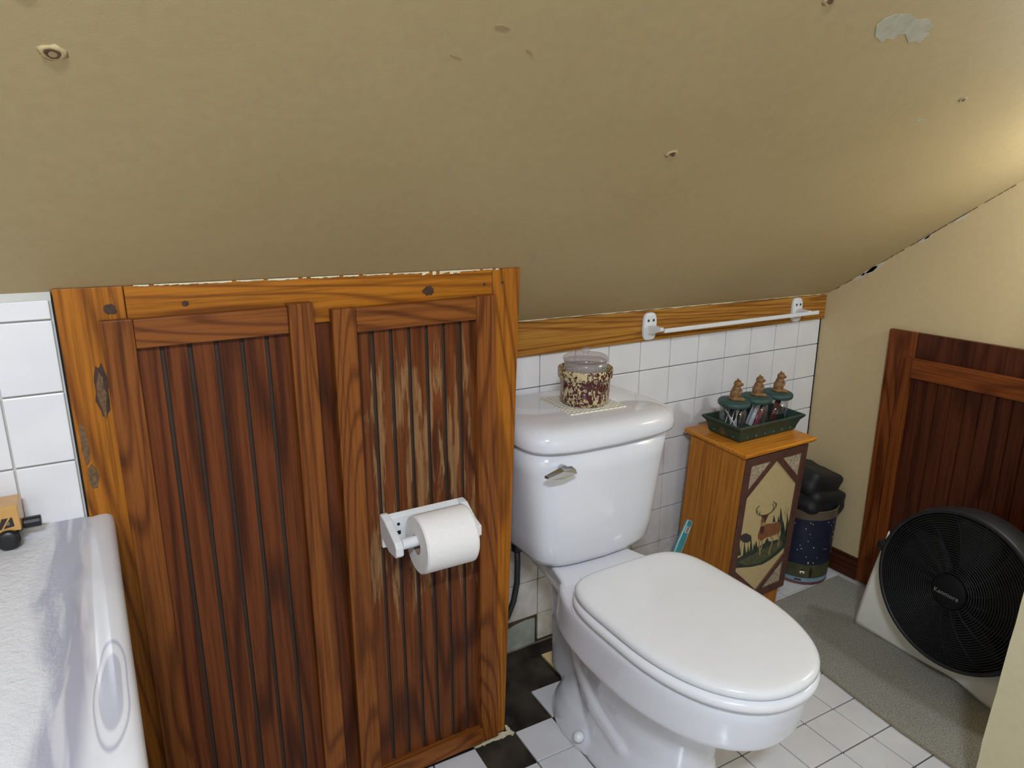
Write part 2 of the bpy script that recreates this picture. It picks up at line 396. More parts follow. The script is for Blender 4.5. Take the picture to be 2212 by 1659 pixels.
def empty(name, loc=(0, 0, 0), rot=(0, 0, 0)):
    o = bpy.data.objects.new(name, None); o.location = loc; o.rotation_euler = rot; o.empty_display_size = 0.05; COL.objects.link(o); return o
def tree_copy(o, parent=None):
    c = o.copy(); COL.objects.link(c); c.parent = parent
    for ch in [x for x in COL.objects if x.parent == o]: tree_copy(ch, c)
    return c

# ================================================================== SETTING
XL, YB = -2.75, -3.0           # left wall, wall behind the camera
def cz(x, y): return 0.910 - 0.667 * y - 0.008 * x
YR = -1.80                     # where the slope meets the flat ceiling
FY = -0.255                    # face of the closet front

# floor: dark subfloor + tiles
bm = bmnew(); box(bm, XL, 0.02, YB, 0.02, -0.06, -0.006)
floor = struct(obj('floor', bm, M['subfloor']))
PF, ANG = 0.1042, -0.0249
ca, sa = math.cos(ANG), math.sin(ANG)
def FP(a, b): return (-1.2249 + (a * ca + b * sa) * PF, -(0.1703 + (b * ca - a * sa) * PF))
missing = {(-1, 0), (-2, 0), (0, -1), (-1, -1), (-2, -1), (-3, -1), (-3, 0), (-2, 1), (0, 1), (0, -2), (-1, -2), (-2, -2), (1, -2), (-3, -2), (-4, -1), (-4, 0)}
rt = random.Random(3)
bm = bmnew()
def floor_tile(bm, a, b, top=0.0, mi=0, jitter=0.0):
    g = 0.017
    q = [FP(a + g, b + g), FP(a + 1 - g, b + g), FP(a + 1 - g, b + 1 - g), FP(a + g, b + 1 - g)]
    if min(p[0] for p in q) < XL or max(p[0] for p in q) > 0.03 or min(p[1] for p in q) < YB: return
    if max(p[1] for p in q) > -0.004:
        if min(p[1] for p in q) > -0.02: return
        q = [(p[0], min(p[1], -0.004)) for p in q]
    q = [(p[0], p[1]) for p in q]
    q = list(reversed(q))
    hexa(bm, [(x, y, -0.006) for x, y in q] + [(x, y, top) for x, y in q], mi)
for a in range(-16, 15):
    for b in range(-3, 29):
        if (a, b) in missing: continue
        x, y = FP(a + .5, b + .5)
        if x < -1.36 and y > -0.22: continue
        if (a, b) == (1, -1): continue
        floor_tile(bm, a, b, rt.uniform(-0.0006, 0.0004))
t = obj('floor_tiles', bm, M['floortile'], floor, bevel=0.0009, seg=1)
bm = bmnew(); q = [FP(0.98, -1.1), FP(1.98, -1.1), FP(1.98, -.12), FP(0.98, -.12)][::-1]
hexa(bm, [(x, y, -0.006) for x, y in q] + [(x, y, 0.001) for x, y in q]); obj('stained_tile', bm, M['tantile'], floor, bevel=0.001, seg=1)
# broken mortar crumbs along the bare patch
bm = bmnew(); rr = random.Random(11)
def crumb(x0, y0, x1, y1, wd, n):
    for i in range(n):
        f = (i + rr.random()) / n; x = x0 + (x1 - x0) * f; y = y0 + (y1 - y0) * f; s = wd * rr.uniform(.5, 1.2)
        k = rr.randint(4, 6); ph = rr.random() * 6
        prism(bm, [(x + s * rr.uniform(.7, 1.2) * math.cos(ph + 2 * PI * j / k), y + s * rr.uniform(.7, 1.2) * math.sin(ph + 2 * PI * j / k), -0.0055) for j in range(k)], (0, 0, rr.uniform(0.002, 0.0055)))
a_, b_ = FP(-1.95, 0.93), FP(-1.05, 0.93); crumb(a_[0], a_[1], b_[0], b_[1], 0.008, 26)
a_, b_ = FP(-1.08, 0.70), FP(-1.06, 0.98); crumb(a_[0], a_[1], b_[0], b_[1], 0.006, 8)
a_, b_ = FP(0.1, 1.02), FP(0.6, 0.98); crumb(a_[0], a_[1], b_[0], b_[1], 0.009, 12)
obj('mortar_crumbs', bm, M['caulk'], floor)['kind'] = 'stuff'

# knee wall behind the toilet
bm = bmnew(); box(bm, -1.345, 0.03, 0.0, 0.06, -0.02, 0.94); wall_back = struct(obj('wall_back', bm, M['grout']))
P, W0, Z1 = 0.1105, 0.1073, 0.755
bm = bmnew(); g = 0.0013
for c in range(-12, 2):
    x0 = -W0 + (c) * P; x1 = x0 + P
    if c == 0: x1 = -0.004
    if c == 1: continue
    x0 = max(x0, -1.335)
    if x1 - x0 < 0.01: continue
    for r in range(0, 8):
        zt = Z1 - (r - 1) * P; zb = zt - P
        if r == 0: zt = 0.86
        if r == 7: zb = 0.010
        if r == 7 and c < -9: continue
        box(bm, x0 + g, x1 - g, -0.007, 0.0, zb + g, zt - g)
obj('wall_tiles', bm, M['walltile'], wall_back, bevel=0.0012, seg=2)
bm = bmnew()
xs = [-1.335, -1.28, -1.22, -1.17, -1.135, -1.108]; ztop = [0.064, 0.070, 0.066, 0.078, 0.082, 0.080]
prism(bm, [(x, -0.0035, 0.002) for x in xs] + [(x, -0.0035, z) for x, z in zip(xs[::-1], ztop[::-1])], (0, 0.004, 0)); obj('plaster_patch', bm, M['plaster'], wall_back)
bm = bmnew(); box(bm, -1.335, -0.9, -0.0015, 0.0, 0.0, 0.092); obj('bare_board', bm, M['brownboard'], wall_back)
# thin black gap where the tiles end at the gable wall
bm = bmnew(); box(bm, -0.0045, -0.0005, -0.0072, 0.0, 0.3, 0.845); obj('corner_gap', bm, M['darkgap'], wall_back)

# oak trim board
bm = bmnew(); box(bm, -1.332, -0.0005, -0.019, 0.0, 0.842, 0.912)
for v in bm.verts:
    if v.co.z > 0.9: v.co.z = cz(v.co.x, v.co.y) - 0.0015
trim_back = struct(obj('trim_1', bm, M['trim'], bevel=0.0015))
bm = bmnew(); k = 60; rr = random.Random(5)
pts = []; 
for i in range(k + 1):
    x = -1.325 + 1.32 * i / k; pts.append((x, -0.0215, cz(x, -0.0215) - rr.uniform(0.0004, 0.003)))
top = [(x, y, cz(x, y)) for x, y, z in reversed(pts)]
for i in range(k):
    a, b = pts[i], pts[i + 1]
    prism(bm, [a, b, (b[0], b[1], cz(b[0], b[1])), (a[0], a[1], cz(a[0], a[1]))], (0, 0.003, 0))
obj('caulk_line', bm, M['caulk'], trim_back)

# gable wall at right
bm = bmnew()
prof = [(0.06, -0.06), (YB, -0.06), (YB, 2.2), (YR, 2.2), (0.06, 0.95)]
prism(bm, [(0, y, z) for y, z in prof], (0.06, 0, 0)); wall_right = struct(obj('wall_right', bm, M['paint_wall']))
# torn paper and filler along the seam with the slope
bm = bmnew(); rr = random.Random(8)
for y, s, l in ((-0.125, 0.006, 0.02), (-0.155, 0.008, 0.03), (-0.175, 0.007, 0.03), (-0.31, 0.004, 0.02), (-0.32, 0.003, 0.012), (-0.40, 0.003, 0.02)):
    ring = []
    for j in range(9):
        t_ = 2 * PI * j / 9; dy = l * math.cos(t_) * rr.uniform(.7, 1.1); dz = s * math.sin(t_) * rr.uniform(.6, 1.2)
        ring.append((-0.002, y + dy, cz(0, y + dy) - 0.006 + dz))
    prism(bm, ring, (0.003, 0, 0))
obj('seam_filler', bm, M['oldwhite'], wall_right)
bm = bmnew()
for i in range(40):
    y0 = -0.02 - i * 0.014; y1 = y0 - 0.010 - rr.random() * 0.004
    if rr.random() < 0.25: continue
    d = 0.0012 * rr.uniform(.5, 1.4)
    prism(bm, [(-0.0012, y0, cz(0, y0) - d - 0.0008), (-0.0012, y1, cz(0, y1) - d - 0.0008), (-0.0012, y1, cz(0, y1) - 0.0004), (-0.0012, y0, cz(0, y0) - 0.0004)], (0.002, 0, 0))
obj('seam_crack', bm, M['torn'], wall_right)
# baseboard on the gable wall, from the knee wall to the closet door frame
bm = bmnew(); box(bm, -0.014, 0.0, -0.252, -0.008, 0.0, 0.075); struct(obj('baseboard_right', bm, M['base_y'], bevel=0.002))

# sloped ceiling + flat ceiling
bm = bmnew()
xa, xb = XL, 0.0
def cp(x, y, dz=0): return (x, y, cz(x, y) + dz)
hexa(bm, [cp(xa, YR), cp(xb, YR), cp(xb, 0.0), cp(xa, 0.0), cp(xa, YR, .08), cp(xb, YR, .08), cp(xb, 0.0, .08), cp(xa, 0.0, .08)])
zt = cz(-1.4, YR)
box(bm, xa, xb, YB, YR + 0.0, zt, zt + 0.08)
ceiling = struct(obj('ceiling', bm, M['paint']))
NRM = Vector((0.008, 0.667, 1)).normalized(); TU = Vector((1, 0, -0.008)).normalized(); TV = NRM.cross(TU).normalized()
def cflat(name, c, ru, rv, mat, seed, rot=0.0, n=14, th=0.0008, jag=0.35, off=0.0):
    bm = bmnew(); r_ = random.Random(seed); c = Vector((c[0], c[1], cz(c[0], c[1]))) - NRM * off
    pts = []
    for j in range(n):
        t_ = 2 * PI * j / n; k_ = r_.uniform(1 - jag, 1); u = ru * k_ * math.cos(t_); v = rv * k_ * math.sin(t_)
        pts.append(c + TU * (u * math.cos(rot) - v * math.sin(rot)) + TV * (u * math.sin(rot) + v * math.cos(rot)))
    prism(bm, pts, -NRM * th); return obj(name, bm, mat, ceiling)
for i, (x, y, s, dark) in enumerate([(-2.053, -0.642, 0.0085, 1), (-2.068, -0.705, 0.010, 1), (-1.203, -0.561, 0.0085, 0), (-1.189, -0.822, 0.0075, 0), (-0.663, -0.719, 0.006, 0)]):
    # nail pop: a raised torn lip round a dark hole
    cc = Vector((x, y, cz(x, y))); bm = bmnew(); r_ = random.Random(40 + i); rings = []
    for kr, kh in ((1.5, 0.0), (1.15, 0.0018), (0.85, 0.0022), (0.72, 0.0004)):
        rings.append([cc + (TU * math.cos(t_) + TV * math.sin(t_) * 0.8) * s * kr * r_.uniform(.85, 1.15) - NRM * kh for t_ in (2 * PI * j / 14 for j in range(14))])
    loft(bm, rings); obj('nail_pop', bm, M['paint'], ceiling, smooth=True)
    cflat('nail_hole', (x, y), s * 0.85, s * (0.75 if dark else 0.45), M['torn'], 60 + i, rot=0.5, th=0.0004, off=0.0022, jag=.25)
    if dark: cflat('nail_head', (x, y), s * 0.45, s * 0.42, M['greymark'], 70 + i, th=0.0004, off=0.0027, jag=.1)
bm = bmnew()
patch = [(1890, 78), (1893, 55), (1910, 40), (1935, 30), (1965, 30), (1985, 42), (2005, 40), (2016, 55), (2000, 68), (2010, 72), (1985, 92), (1975, 88), (1962, 92), (1955, 72), (1940, 74), (1930, 85), (1915, 82), (1905, 90)]
# corner points of the filler patch on the slope (found where sight lines meet it)
import numpy as np
def ray_dir(u, v):
    m = cam.rotation_euler.to_matrix(); return m @ Vector(((u - 1106) / 1513.9, -(v - 829.5) / 1513.9, -1))
def on_slope(u, v):
    d = ray_dir(u, v); C0 = Vector(cam.location); n_ = Vector((0.008, 0.667, 1)); t_ = (0.910 - n_.dot(C0)) / n_.dot(d); return C0 + d * t_
pp = [on_slope(*p) for p in patch]
prism(bm, pp, -NRM * 0.0009); obj('filler_patch', bm, M['spackle'], ceiling)
cflat('paint_scuff', (-1.566, -0.702), 0.009, 0.002, M['greymark'], 81, rot=0.5, th=0.0006)
cflat('paint_scuff', (-1.617, -0.726), 0.012, 0.004, M['greymark'], 82, rot=0.1, th=0.0005)
cflat('paint_scuff', (-1.655, -0.685), 0.010, 0.0015, M['greymark'], 83, rot=0.3, th=0.0005)
cflat('paint_scuff', (-0.70, -0.67), 0.012, 0.003, M['spackle'], 84, rot=-0.2, th=0.0005)

# tiled wall at left, its top strip of white paint
FL = -0.245
bm = bmnew(); box(bm, XL, -2.1085, FL, -0.19, -0.02, cz(-2.3, -0.245) - 0.001); wall_left_tile = struct(obj('wall_left', bm, M['oldwhite']))
bm = bmnew()
for c in range(0, 7):
    x1 = -2.1105 - c * 0.1095 + (0.0 if c == 0 else 0); x0 = x1 - 0.1095 + (0.030 if c == 0 else 0)
    if c > 0: x1 += 0.030; x0 += 0.030
    for r in range(0, 10):
        zt = 1.050 - (r - 1) * 0.110; zb = zt - 0.110
        if r == 0: zt = 1.080
        if zb < 0.0: zb = 0.0
        if zt - zb < 0.02: continue
        box(bm, x0 + g, x1 - g, FL - 0.006, FL, zb + g, zt - g)
obj('wall_tiles', bm, M['walltile'], wall_left_tile, bevel=0.0015, seg=2)
# other walls (behind and beside the camera) and the partition at right
bm = bmnew(); box(bm, XL - 0.06, XL, YB, 0.0, -0.06, 2.2); struct(obj('wall_side', bm, M['oldwhite']))
bm = bmnew(); box(bm, XL, 0.0, YB - 0.06, YB, -0.06, 2.2); struct(obj('wall_rear', bm, M['oldwhite']))
bm = bmnew(); rr = random.Random(2)
zs = [-0.0 + 0.04 * i for i in range(0, 39)]
edge = [(-0.9225 - 0.047 * z + rr.uniform(-0.0012, 0.0012), z) for z in zs if z < 1.50]
ye, ze = edge[-1]
prof = edge + [(ye - 0.01, cz(-.6, ye - 0.01) - 0.004), (-1.45, cz(-.6, -1.45) - 0.004), (-1.45, 0.0)]
prism(bm, [(-0.62, y, z) for y, z in prof], (0.09, 0, 0)); struct(obj('wall_partition', bm, M['partition']))

# ================================================================== CLOSET FRONT (oak frame, two beadboard doors)
XF0, XF1 = -2.1055, -1.330
closet = empty('built_in_closet', (-1.72, -0.2, 0))
tag(closet, 'oak closet front under the slope, between tiled wall and toilet tank', 'closet')
cl = (-1.72, -0.2, 0)
def cpart(name, bm, mat, **k):
    o = obj(name, bm, mat, None, loc=k.pop('loc', cl), **k); o.parent = closet; o.location = Vector(o.location) - Vector(cl); return o
ztop = lambda x: cz(x, FY) - 0.0025
def rect_frame(x0, x1, z0, z1, y0, y1, lean0=0.0, lean1=0.0, top=None):
    # lean: shift of the bottom edge in x
    bm = bmnew()
    p = lambda x, y, z, l: (x + l * (1 - (z / 1.09)), y, z)
    zz0 = z1 if top is None else None
    a0 = z1 if top is None else top(x0); a1 = z1 if top is None else top(x1)
    hexa(bm, [p(x0, y0, z0, lean0), p(x1, y0, z0, lean1), p(x1, y1, z0, lean1), p(x0, y1, z0, lean0),
              p(x0, y0, a0, lean0), p(x1, y0, a1, lean1), p(x1, y1, a1, lean1), p(x0, y1, a0, lean0)])
    return bm
cpart('frame_stile', rect_frame(XF0, -2.0145, 0, 0, FY, FY + 0.020, top=ztop), M['frame_v'], bevel=0.0012)
cpart('frame_stile', rect_frame(-1.3735, XF1 + .020, 0, 0, FY, FY + 0.020, lean0=-0.012, lean1=-0.020 - 0.02, top=ztop), M['frame_v'], bevel=0.0012)
cpart('frame_rail', rect_frame(-2.0135, -1.3745, 1.012, 0, FY + 0.0004, FY + 0.020, top=ztop), M['frame_h'], bevel=0.0012)
cpart('centre_post', rect_frame(-1.775, -1.665, 0.0, 1.011, FY + 0.006, FY + 0.02), M['panel'])
# side returning to the knee wall
bm = bmnew(); box(bm, XF1 - 0.03, XF1 - 0.012, FY + 0.021, -0.001, 0, 1.0)
for v in bm.verts:
    if v.co.z > .5: v.co.z = cz(v.co.x, v.co.y) - 0.003
cpart('closet_side', bm, M['frame_v'])
def door(x0, x1, z0, z1, sl, sr, rt_, rb, ngro, panelmat, name, yproud=(0.0, 0.0), slope=0.0):
    d = empty('closet_door', ((x0 + x1) / 2 - cl[0], FY - cl[1], 0)); d.parent = closet
    O = Vector(((x0 + x1) / 2, FY, 0))
    def dp(nm, bm, mt, **k):
        o = obj(nm, bm, mt, None, loc=None, **k); o.parent = d
        o.data.transform(Matrix.Translation(-O)); return o
    yb, yf = FY - 0.0005, FY - 0.020
    # panel with V grooves
    bm = bmnew(); px0, px1 = x0 + sl - 0.004, x1 - sr + 0.004; pz0, pz1 = z0 + rb - 0.004, z1 - rt_ + 0.004
    yp = FY - 0.0075; sec = []; n = ngro; w_ = (px1 - px0) / n
    for i in range(n):
        a = px0 + i * w_; sec += [(a + 0.0036, yp), (a + w_ - 0.0036, yp)]
        if i < n - 1: sec += [(a + w_ - 0.0026, yp + 0.0040), (a + w_ + 0.0026, yp + 0.0040)]
    base = sec + [(px1, FY - 0.001), (px0, FY - 0.001)]
    A = [bm.verts.new((x, y, pz0)) for x, y in base]; B = [bm.verts.new((x, y, pz1 + (x - x0) * slope)) for x, y in base]
    for i in range(len(base)):
        f_ = bm.faces.new((A[i], A[(i + 1) % len(base)], B[(i + 1) % len(base)], B[i]))
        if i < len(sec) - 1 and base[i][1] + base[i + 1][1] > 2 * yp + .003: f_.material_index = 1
    bm.faces.new(A); bm.faces.new(B); dp('beadboard_panel', bm, [panelmat, M['groove']])
    def st(xa, xb, za, zb, proud, mt, nm, dz=0.0):
        bm = bmnew(); box(bm, xa, xb, yf - proud, yb, za, zb)
        for v in bm.verts:
            if v.co.z > (za + zb) / 2 or dz: v.co.z += (v.co.x - x0) * slope if v.co.z > 0.5 else 0
        dp(nm, bm, mt, bevel=0.0015)
    st(x0, x0 + sl, z0, z1 + 0.000, yproud[0], M['door_v'], 'stile'); st(x1 - sr, x1, z0, z1 + (0.004 if yproud[1] else 0), yproud[1], M['door_v'], 'stile')
    st(x0 + sl + 0.0004, x1 - sr - 0.0004, z1 - rt_, z1 - 0.001, 0.0, M['door_h'], 'rail', 1); st(x0 + sl + .0004, x1 - sr - .0004, z0, z0 + rb, 0.002, M['door_h'], 'rail')
    return d
door(-2.052, -1.735, 0.012, 1.045, 0.044, 0.042, 0.046, 0.045, 6, M['panel'], 'left', (0.0, 0.006), slope=0.008)
door(-1.703, -1.377, 0.012, 1.036, 0.043, 0.043, 0.045, 0.040, 7, M['panel_worn'], 'right', slope=0.014)
# knots and the splintered notch in the left stile
def knot(x, z, rx, rz, mat, y, seed, th=0.0006, name='knot'):
    bm = bmnew(); r_ = random.Random(seed); n = 16
    prism(bm, [(x + rx * r_.uniform(.65, 1.1) * math.cos(2 * PI * j / n), y, z + rz * r_.uniform(.75, 1.1) * math.sin(2 * PI * j / n)) for j in range(n)], (0, -th, 0))
    cpart(name, bm, mat)
knot(-2.0615, 0.935, 0.0115, 0.048, M['knot'], FY, 1)
knot(-2.0625, 0.930, 0.006, 0.038, M['knotlight'], FY - 0.0006, 2, 0.0012)
knot(-2.035, 1.060, 0.010, 0.009, M['knot'], FY, 3); knot(-1.511, 1.055, 0.013, 0.010, M['knot'], FY, 4)
knot(-1.931, 1.061, 0.006, 0.005, M['knot'], FY, 5); knot(-1.392, 1.060, 0.003, 0.003, M['knot'], FY, 6); knot(-1.352, 1.061, 0.003, 0.003, M['knot'], FY, 7)
knot(-2.096, 0.855, 0.007, 0.035, M['knotlight'], FY, 8, 0.0003); knot(-2.091, 0.80, 0.009, 0.022, M['knotlight'], FY, 9, 0.0003)
bm = bmnew(); box(bm, -2.1085, -2.1057, FY + 0.004, FY + .03, 0.72, 1.078); cpart('dark_gap', bm, M['darkgap'])
# peeling paint edge along the top of the frame
bm = bmnew(); rr = random.Random(21); k = 90
for i in range(k):
    xa = -2.0 + (0.64) * i / k; xb = -2.0 + 0.64 * (i + 1) / k
    big = 1.0 + (2.2 if -1.53 < xa < -1.44 else 0)
    da = rr.uniform(0.0005, 0.0022) * big
    if rr.random() < 0.12: continue
    prism(bm, [(xa, FY - 0.0012, ztop(xa) - da), (xb, FY - 0.0012, ztop(xb) - da * rr.uniform(.5, 1.2)), (xb, FY - 0.0012, ztop(xb) + 0.001), (xa, FY - 0.0012, ztop(xa) + 0.001)], (0, 0.001, 0))
cpart('peeling_edge', bm, M['caulk'])

# ================================================================== low door in the gable wall
DX = (0, -0.45, 0)
door_1 = empty('door_1', DX); struct(door_1)
def gpart(nm, bm, mt, **k):
    o = obj(nm, bm, mt, None, loc=DX, **k); o.parent = door_1; o.location = (0, 0, 0); return o
bm = bmnew(); box(bm, -0.018, -0.0005, -0.340, -0.2555, 0.007, 0.846); gpart('frame_stile', bm, M['rdoor_v'], bevel=0.0015)
bm = bmnew(); box(bm, -0.016, -0.0005, -0.90, -0.341, 0.770, 0.846); gpart('frame_rail', bm, M['rpanel'], bevel=0.0015)
for v in bm.verts if False else []: pass
bm = bmnew(); box(bm, -0.036, -0.019, -0.345, -0.312, 0.02, 0.773); gpart('stile', bm, M['rdoor_v'], bevel=0.0015)
bm = bmnew(); box(bm, -0.036, -0.019, -0.85, -0.3455, 0.716, 0.773); gpart('rail', bm, M['rdoor_y'], bevel=0.0015)
bm = bmnew(); yy = -0.3455; sec = []
while yy > -0.85:
    sec += [(-0.026, yy - 0.0025), (-0.026, yy - 0.0355), (-0.022, yy - 0.037), (-0.022, yy - 0.0385)]; yy -= 0.039
base = [(-0.019, -0.3455)] + sec + [(-0.019, sec[-1][1])]
A = [bm.verts.new((x, y, 0.02)) for x, y in base]; B = [bm.verts.new((x, y, 0.7155)) for x, y in base]
for i in range(len(base)): bm.faces.new((A[i], A[(i + 1) % len(base)], B[(i + 1) % len(base)], B[i]))
bm.faces.new(A); bm.faces.new(B); gpart('beadboard_panel', bm, M['rpanel'])

# ================================================================== TOILET
TX = -1.125
toilet = empty('toilet', (TX, -0.45, 0)); tag(toilet, 'white two-piece toilet with closed lid beside the oak closet', 'toilet')
def tpart(nm, bm, mt, **k):
    o = obj(nm, bm, mt, None, loc=(TX, -0.45, 0), **k); o.parent = toilet; o.location = (0, 0, 0); return o
def egg(z, hw, yb, yf, yc=-0.58, eb=3.0, ef=2.25, n=64, cx=TX):
    out = []
    for i in range(n):
        t_ = 2 * PI * i / n; c, s = math.cos(t_), math.sin(t_); e = ef if s < 0 else eb
        x = hw * math.copysign(abs(c) ** (2 / e), c); y = yc + (yc - yf if s < 0 else yb - yc) * math.copysign(abs(s) ** (2 / e), s)
        out.append((cx + x, y, z))
    return out
bm = bmnew()
# bowl and front pedestal
loft(bm, [egg(0.0, .110, -.30, -.690, -.48, 2.4), egg(.018, .111, -.30, -.692, -.48, 2.4), egg(.05, .104, -.30, -.680, -.48, 2.4), egg(.12, .098, -.30, -.668, -.48, 2.4), egg(.19, .102, -.29, -.675, -.48, 2.4),
          egg(.250, .116, -.28, -.706, -.49, 2.4), egg(.284, .134, -.27, -.745, -.51, 2.5), egg(.297, .150, -.26, -.788, -.53, 2.5), egg(.302, .1675, -.26, -.826, -.54, 2.6), egg(.310, .1695, -.26, -.832, -.55, 2.7), egg(.34, .170, -.27, -.838, -.56, 2.8),
          egg(.375, .171, -.28, -.843, -.57), egg(.392, .1705, -.28, -.842, -.57), egg(.399, .167, -.285, -.838, -.57), egg(.401, .155, -.29, -.825, -.57)])
# deck carrying the tank
def deck(z, a, b, gr=0.0):
    P_ = [(-a * .5, -.03), (a * .5, -.03), (a, -.23), (a + (b - a) * .35, -.32), (b, -.43), (b, -.50), (-b, -.50), (-b, -.43), (-a - (b - a) * .35, -.32), (-a, -.23)]
    return [(TX + (x + math.copysign(gr, x)), y, z) for x, y in P_]
bm2 = bmnew()
loft(bm2, [deck(.30, .055, .12), deck(.345, .085, .150), deck(.385, .094, .163), deck(.399, .094, .162), deck(.4025, .087, .155)])
# rear column with the trapway
loft(bm, [superring(TX, -.245, z, hx, hy, 40, 2.6) for z, hx, hy in ((.06, .048, .095), (.14, .048, .095), (.25, .050, .100), (.33, .058, .11), (.37, .070, .12))])
loft(bm, [superring(TX, cy_, z, hx, hy, 48, 2.3) for z, hx, hy, cy_ in ((0, .114, .150, -.360), (.012, .115, .152, -.360), (.04, .112, .148, -.362), (.075, .100, .135, -.37), (.105, .082, .115, -.38), (.13, .06, .09, -.39))])
for s in (-1, 1):
    tube(bm, [(TX + s * .035, -.30, .27), (TX + s * .045, -.35, .20), (TX + s * .058, -.43, .140), (TX + s * .060, -.52, .10), (TX + s * .045, -.60, .07)], [.045, .05, .050, .045, .03], 24)
o = tpart('bowl', bm, M['china'], smooth=True)
for v in o.data.vertices:
    if v.co.z < 0.0: v.co.z = 0.0
rm = o.modifiers.new('r', 'REMESH'); rm.mode = 'VOXEL'; rm.voxel_size = 0.0045; rm.use_smooth_shade = True
smo = o.modifiers.new('sm', 'SMOOTH'); smo.factor = 0.5; smo.iterations = 9
tpart('deck', bm2, M['china'], bevel=0.012, smooth=True, seg=4, ang=20)
bm = bmnew(); lathe(bm, [(.0, .0), (.012, .0), (.0125, .008), (.010, .016), (.005, .019), (.0, .0195)], (TX - .112, -.405, .046), (-1, -.1, .45), 24); tpart('bolt_cap', bm, M['whiteplastic'], smooth=True)
# tank
TKX = -1.106
bm = bmnew()
prof = [(.412, .100, .060), (.404, .138, .095), (.411, .154, .112), (.428, .164, .122), (.47, .170, .127), (.56, .181, .133), (.64, .191, .138), (.700, .198, .141)]
def trect(z, hx, hy, cy, bow, n=72, e=6.0):
    r_ = superring(TKX, cy, z, hx, hy, n, e); out = []
    for x, y, zz in r_:
        if y < cy: y -= bow * (1 - ((x - TKX) / hx) ** 2)
        out.append((x, y, zz))
    return out
loft(bm, [trect(z, hx, hy, -.030 - .133 - .006, .016) for z, hx, hy in prof])
o = tpart('tank', bm, M['china'], smooth=True)
bm = bmnew()
lp = [(.702, .198, .146), (.7025, .205, .152), (.708, .2072, .1545), (.722, .2075, .155), (.735, .205, .151), (.745, .198, .144), (.7515, .186, .131), (.7545, .166, .108), (.7555, .13, .06)]
loft(bm, [trect(z, hx, hy, -.171, .018) for z, hx, hy in lp])
o = tpart('tank_lid', bm, M['china'], smooth=True)
# chrome flush lever
bm = bmnew(); lathe(bm, [(.0, .0), (.010, .0), (.010, .012), (.0, .012)], (-1.243, -.316, .665), (0, -1, 0), 20)
A = [(-1.300, -.338, .662), (-1.300, -.338, .667), (-1.262, -.340, .679), (-1.232, -.338, .676), (-1.228, -.338, .658), (-1.262, -.340, .651), (-1.290, -.338, .655)]
vs1 = [bm.verts.new(p) for p in A]; vs2 = [bm.verts.new((p[0] + .003, p[1] - .012, .665 + (p[2] - .665) * .6)) for p in A]
bm.faces.new(vs1); bm.faces.new(vs2)
for i in range(len(A)): bm.faces.new((vs1[i], vs1[(i + 1) % 7], vs2[(i + 1) % 7], vs2[i]))
tpart('flush_lever', bm, M['chrome'], bevel=0.001)
# seat and lid
SX = -1.130
bm = bmnew(); prof = [(.4045, .158), (.406, .167), (.412, .1715), (.420, .171), (.4245, .166), (.426, .160)]
loft(bm, [egg(z, h, -.385, -.865 + (.170 - h) + .004, -.60, 4.5, 2.25, cx=SX) for z, h in prof]); tpart('seat', bm, M['seat'], smooth=True)
bm = bmnew(); prof = [(.4285, .156, 0), (.4290, .163, 0), (.434, .1675, 0), (.442, .1675, 0), (.4465, .164, 0), (.4485, .158, 0), (.4500, .145, 0), (.4515, .11, 0), (.4525, .06, 0)]
rings = []
for z, h, _ in prof: rings.append(egg(z, h, -.392 - (.1675 - h) * .9, -.860 + (.1675 - h) * 1.15, -.60, 4.8, 2.25, cx=SX))
loft(bm, rings); tpart('lid', bm, M['seat'], smooth=True)
for s in (-1, 1):
    bm = bmnew(); box(bm, SX + s * .075 - .022, SX + s * .075 + .022, -.395, -.368, .4025, .428); tpart('hinge', bm, M['seat'], bevel=0.006, seg=3)
# supply hose
hose = empty('supply_hose', (-1.25, -.12, 0.0)); tag(hose, 'dark braided water hose hanging from the toilet tank beside the closet', 'water hose')
bm = bmnew(); tube(bm, [(-1.236, -.12, .40), (-1.235, -.12, .34), (-1.236, -.12, .29), (-1.246, -.12, .24), (-1.262, -.118, .20), (-1.285, -.11, .165), (-1.305, -.10, .14), (-1.312, -.10, .10), (-1.312, -.10, .0)], .0075, 14)
o = obj('hose', bm, M['rubberhose'], None, loc=(-1.25, -.12, 0), smooth=True); o.parent = hose; o.location = (0, 0, 0)
bm = bmnew(); lathe(bm, [(.013, 0), (.015, .004), (.015, .022), (.011, .026)], (-1.236, -.12, .378), (0, 0, 1), 8); o = obj('connector_nut', bm, M['fandark'], None, loc=(-1.25, -.12, 0)); o.parent = hose; o.location = (0, 0, 0)

# ------------------------------------------------------------------ crock, jar and cloth on the tank
zt_ = 0.7558
cc = Vector((-1.092, -.188, zt_))
bm = bmnew(); n = 18; L_ = .075
vs = [[bm.verts.new((L_ * 2 * (i / n - .5), L_ * 2 * (j / n - .5), .0015 + .0004 * math.sin(i * 1.9) * math.sin(j * 2.3))) for j in range(n + 1)] for i in range(n + 1)]
for i in range(n):
    for j in range(n): bm.faces.new((vs[i][j], vs[i + 1][j], vs[i + 1][j + 1], vs[i][j + 1]))
o = obj('waffle_cloth', bm, M['waffle'], None); o.location = (cc.x - .004, cc.y + .006, zt_ - .0002); o.rotation_euler = (0, 0, -0.06)
so = o.modifiers.new('s', 'SOLIDIFY'); so.thickness = 0.002
tag(o, 'cream waffle-weave square cloth on the toilet tank lid', 'cloth')
crock = empty('crock', (cc.x, cc.y, zt_ + .0022)); tag(crock, 'maroon and cream spongeware crock on the toilet tank', 'crock')
bm = bmnew()
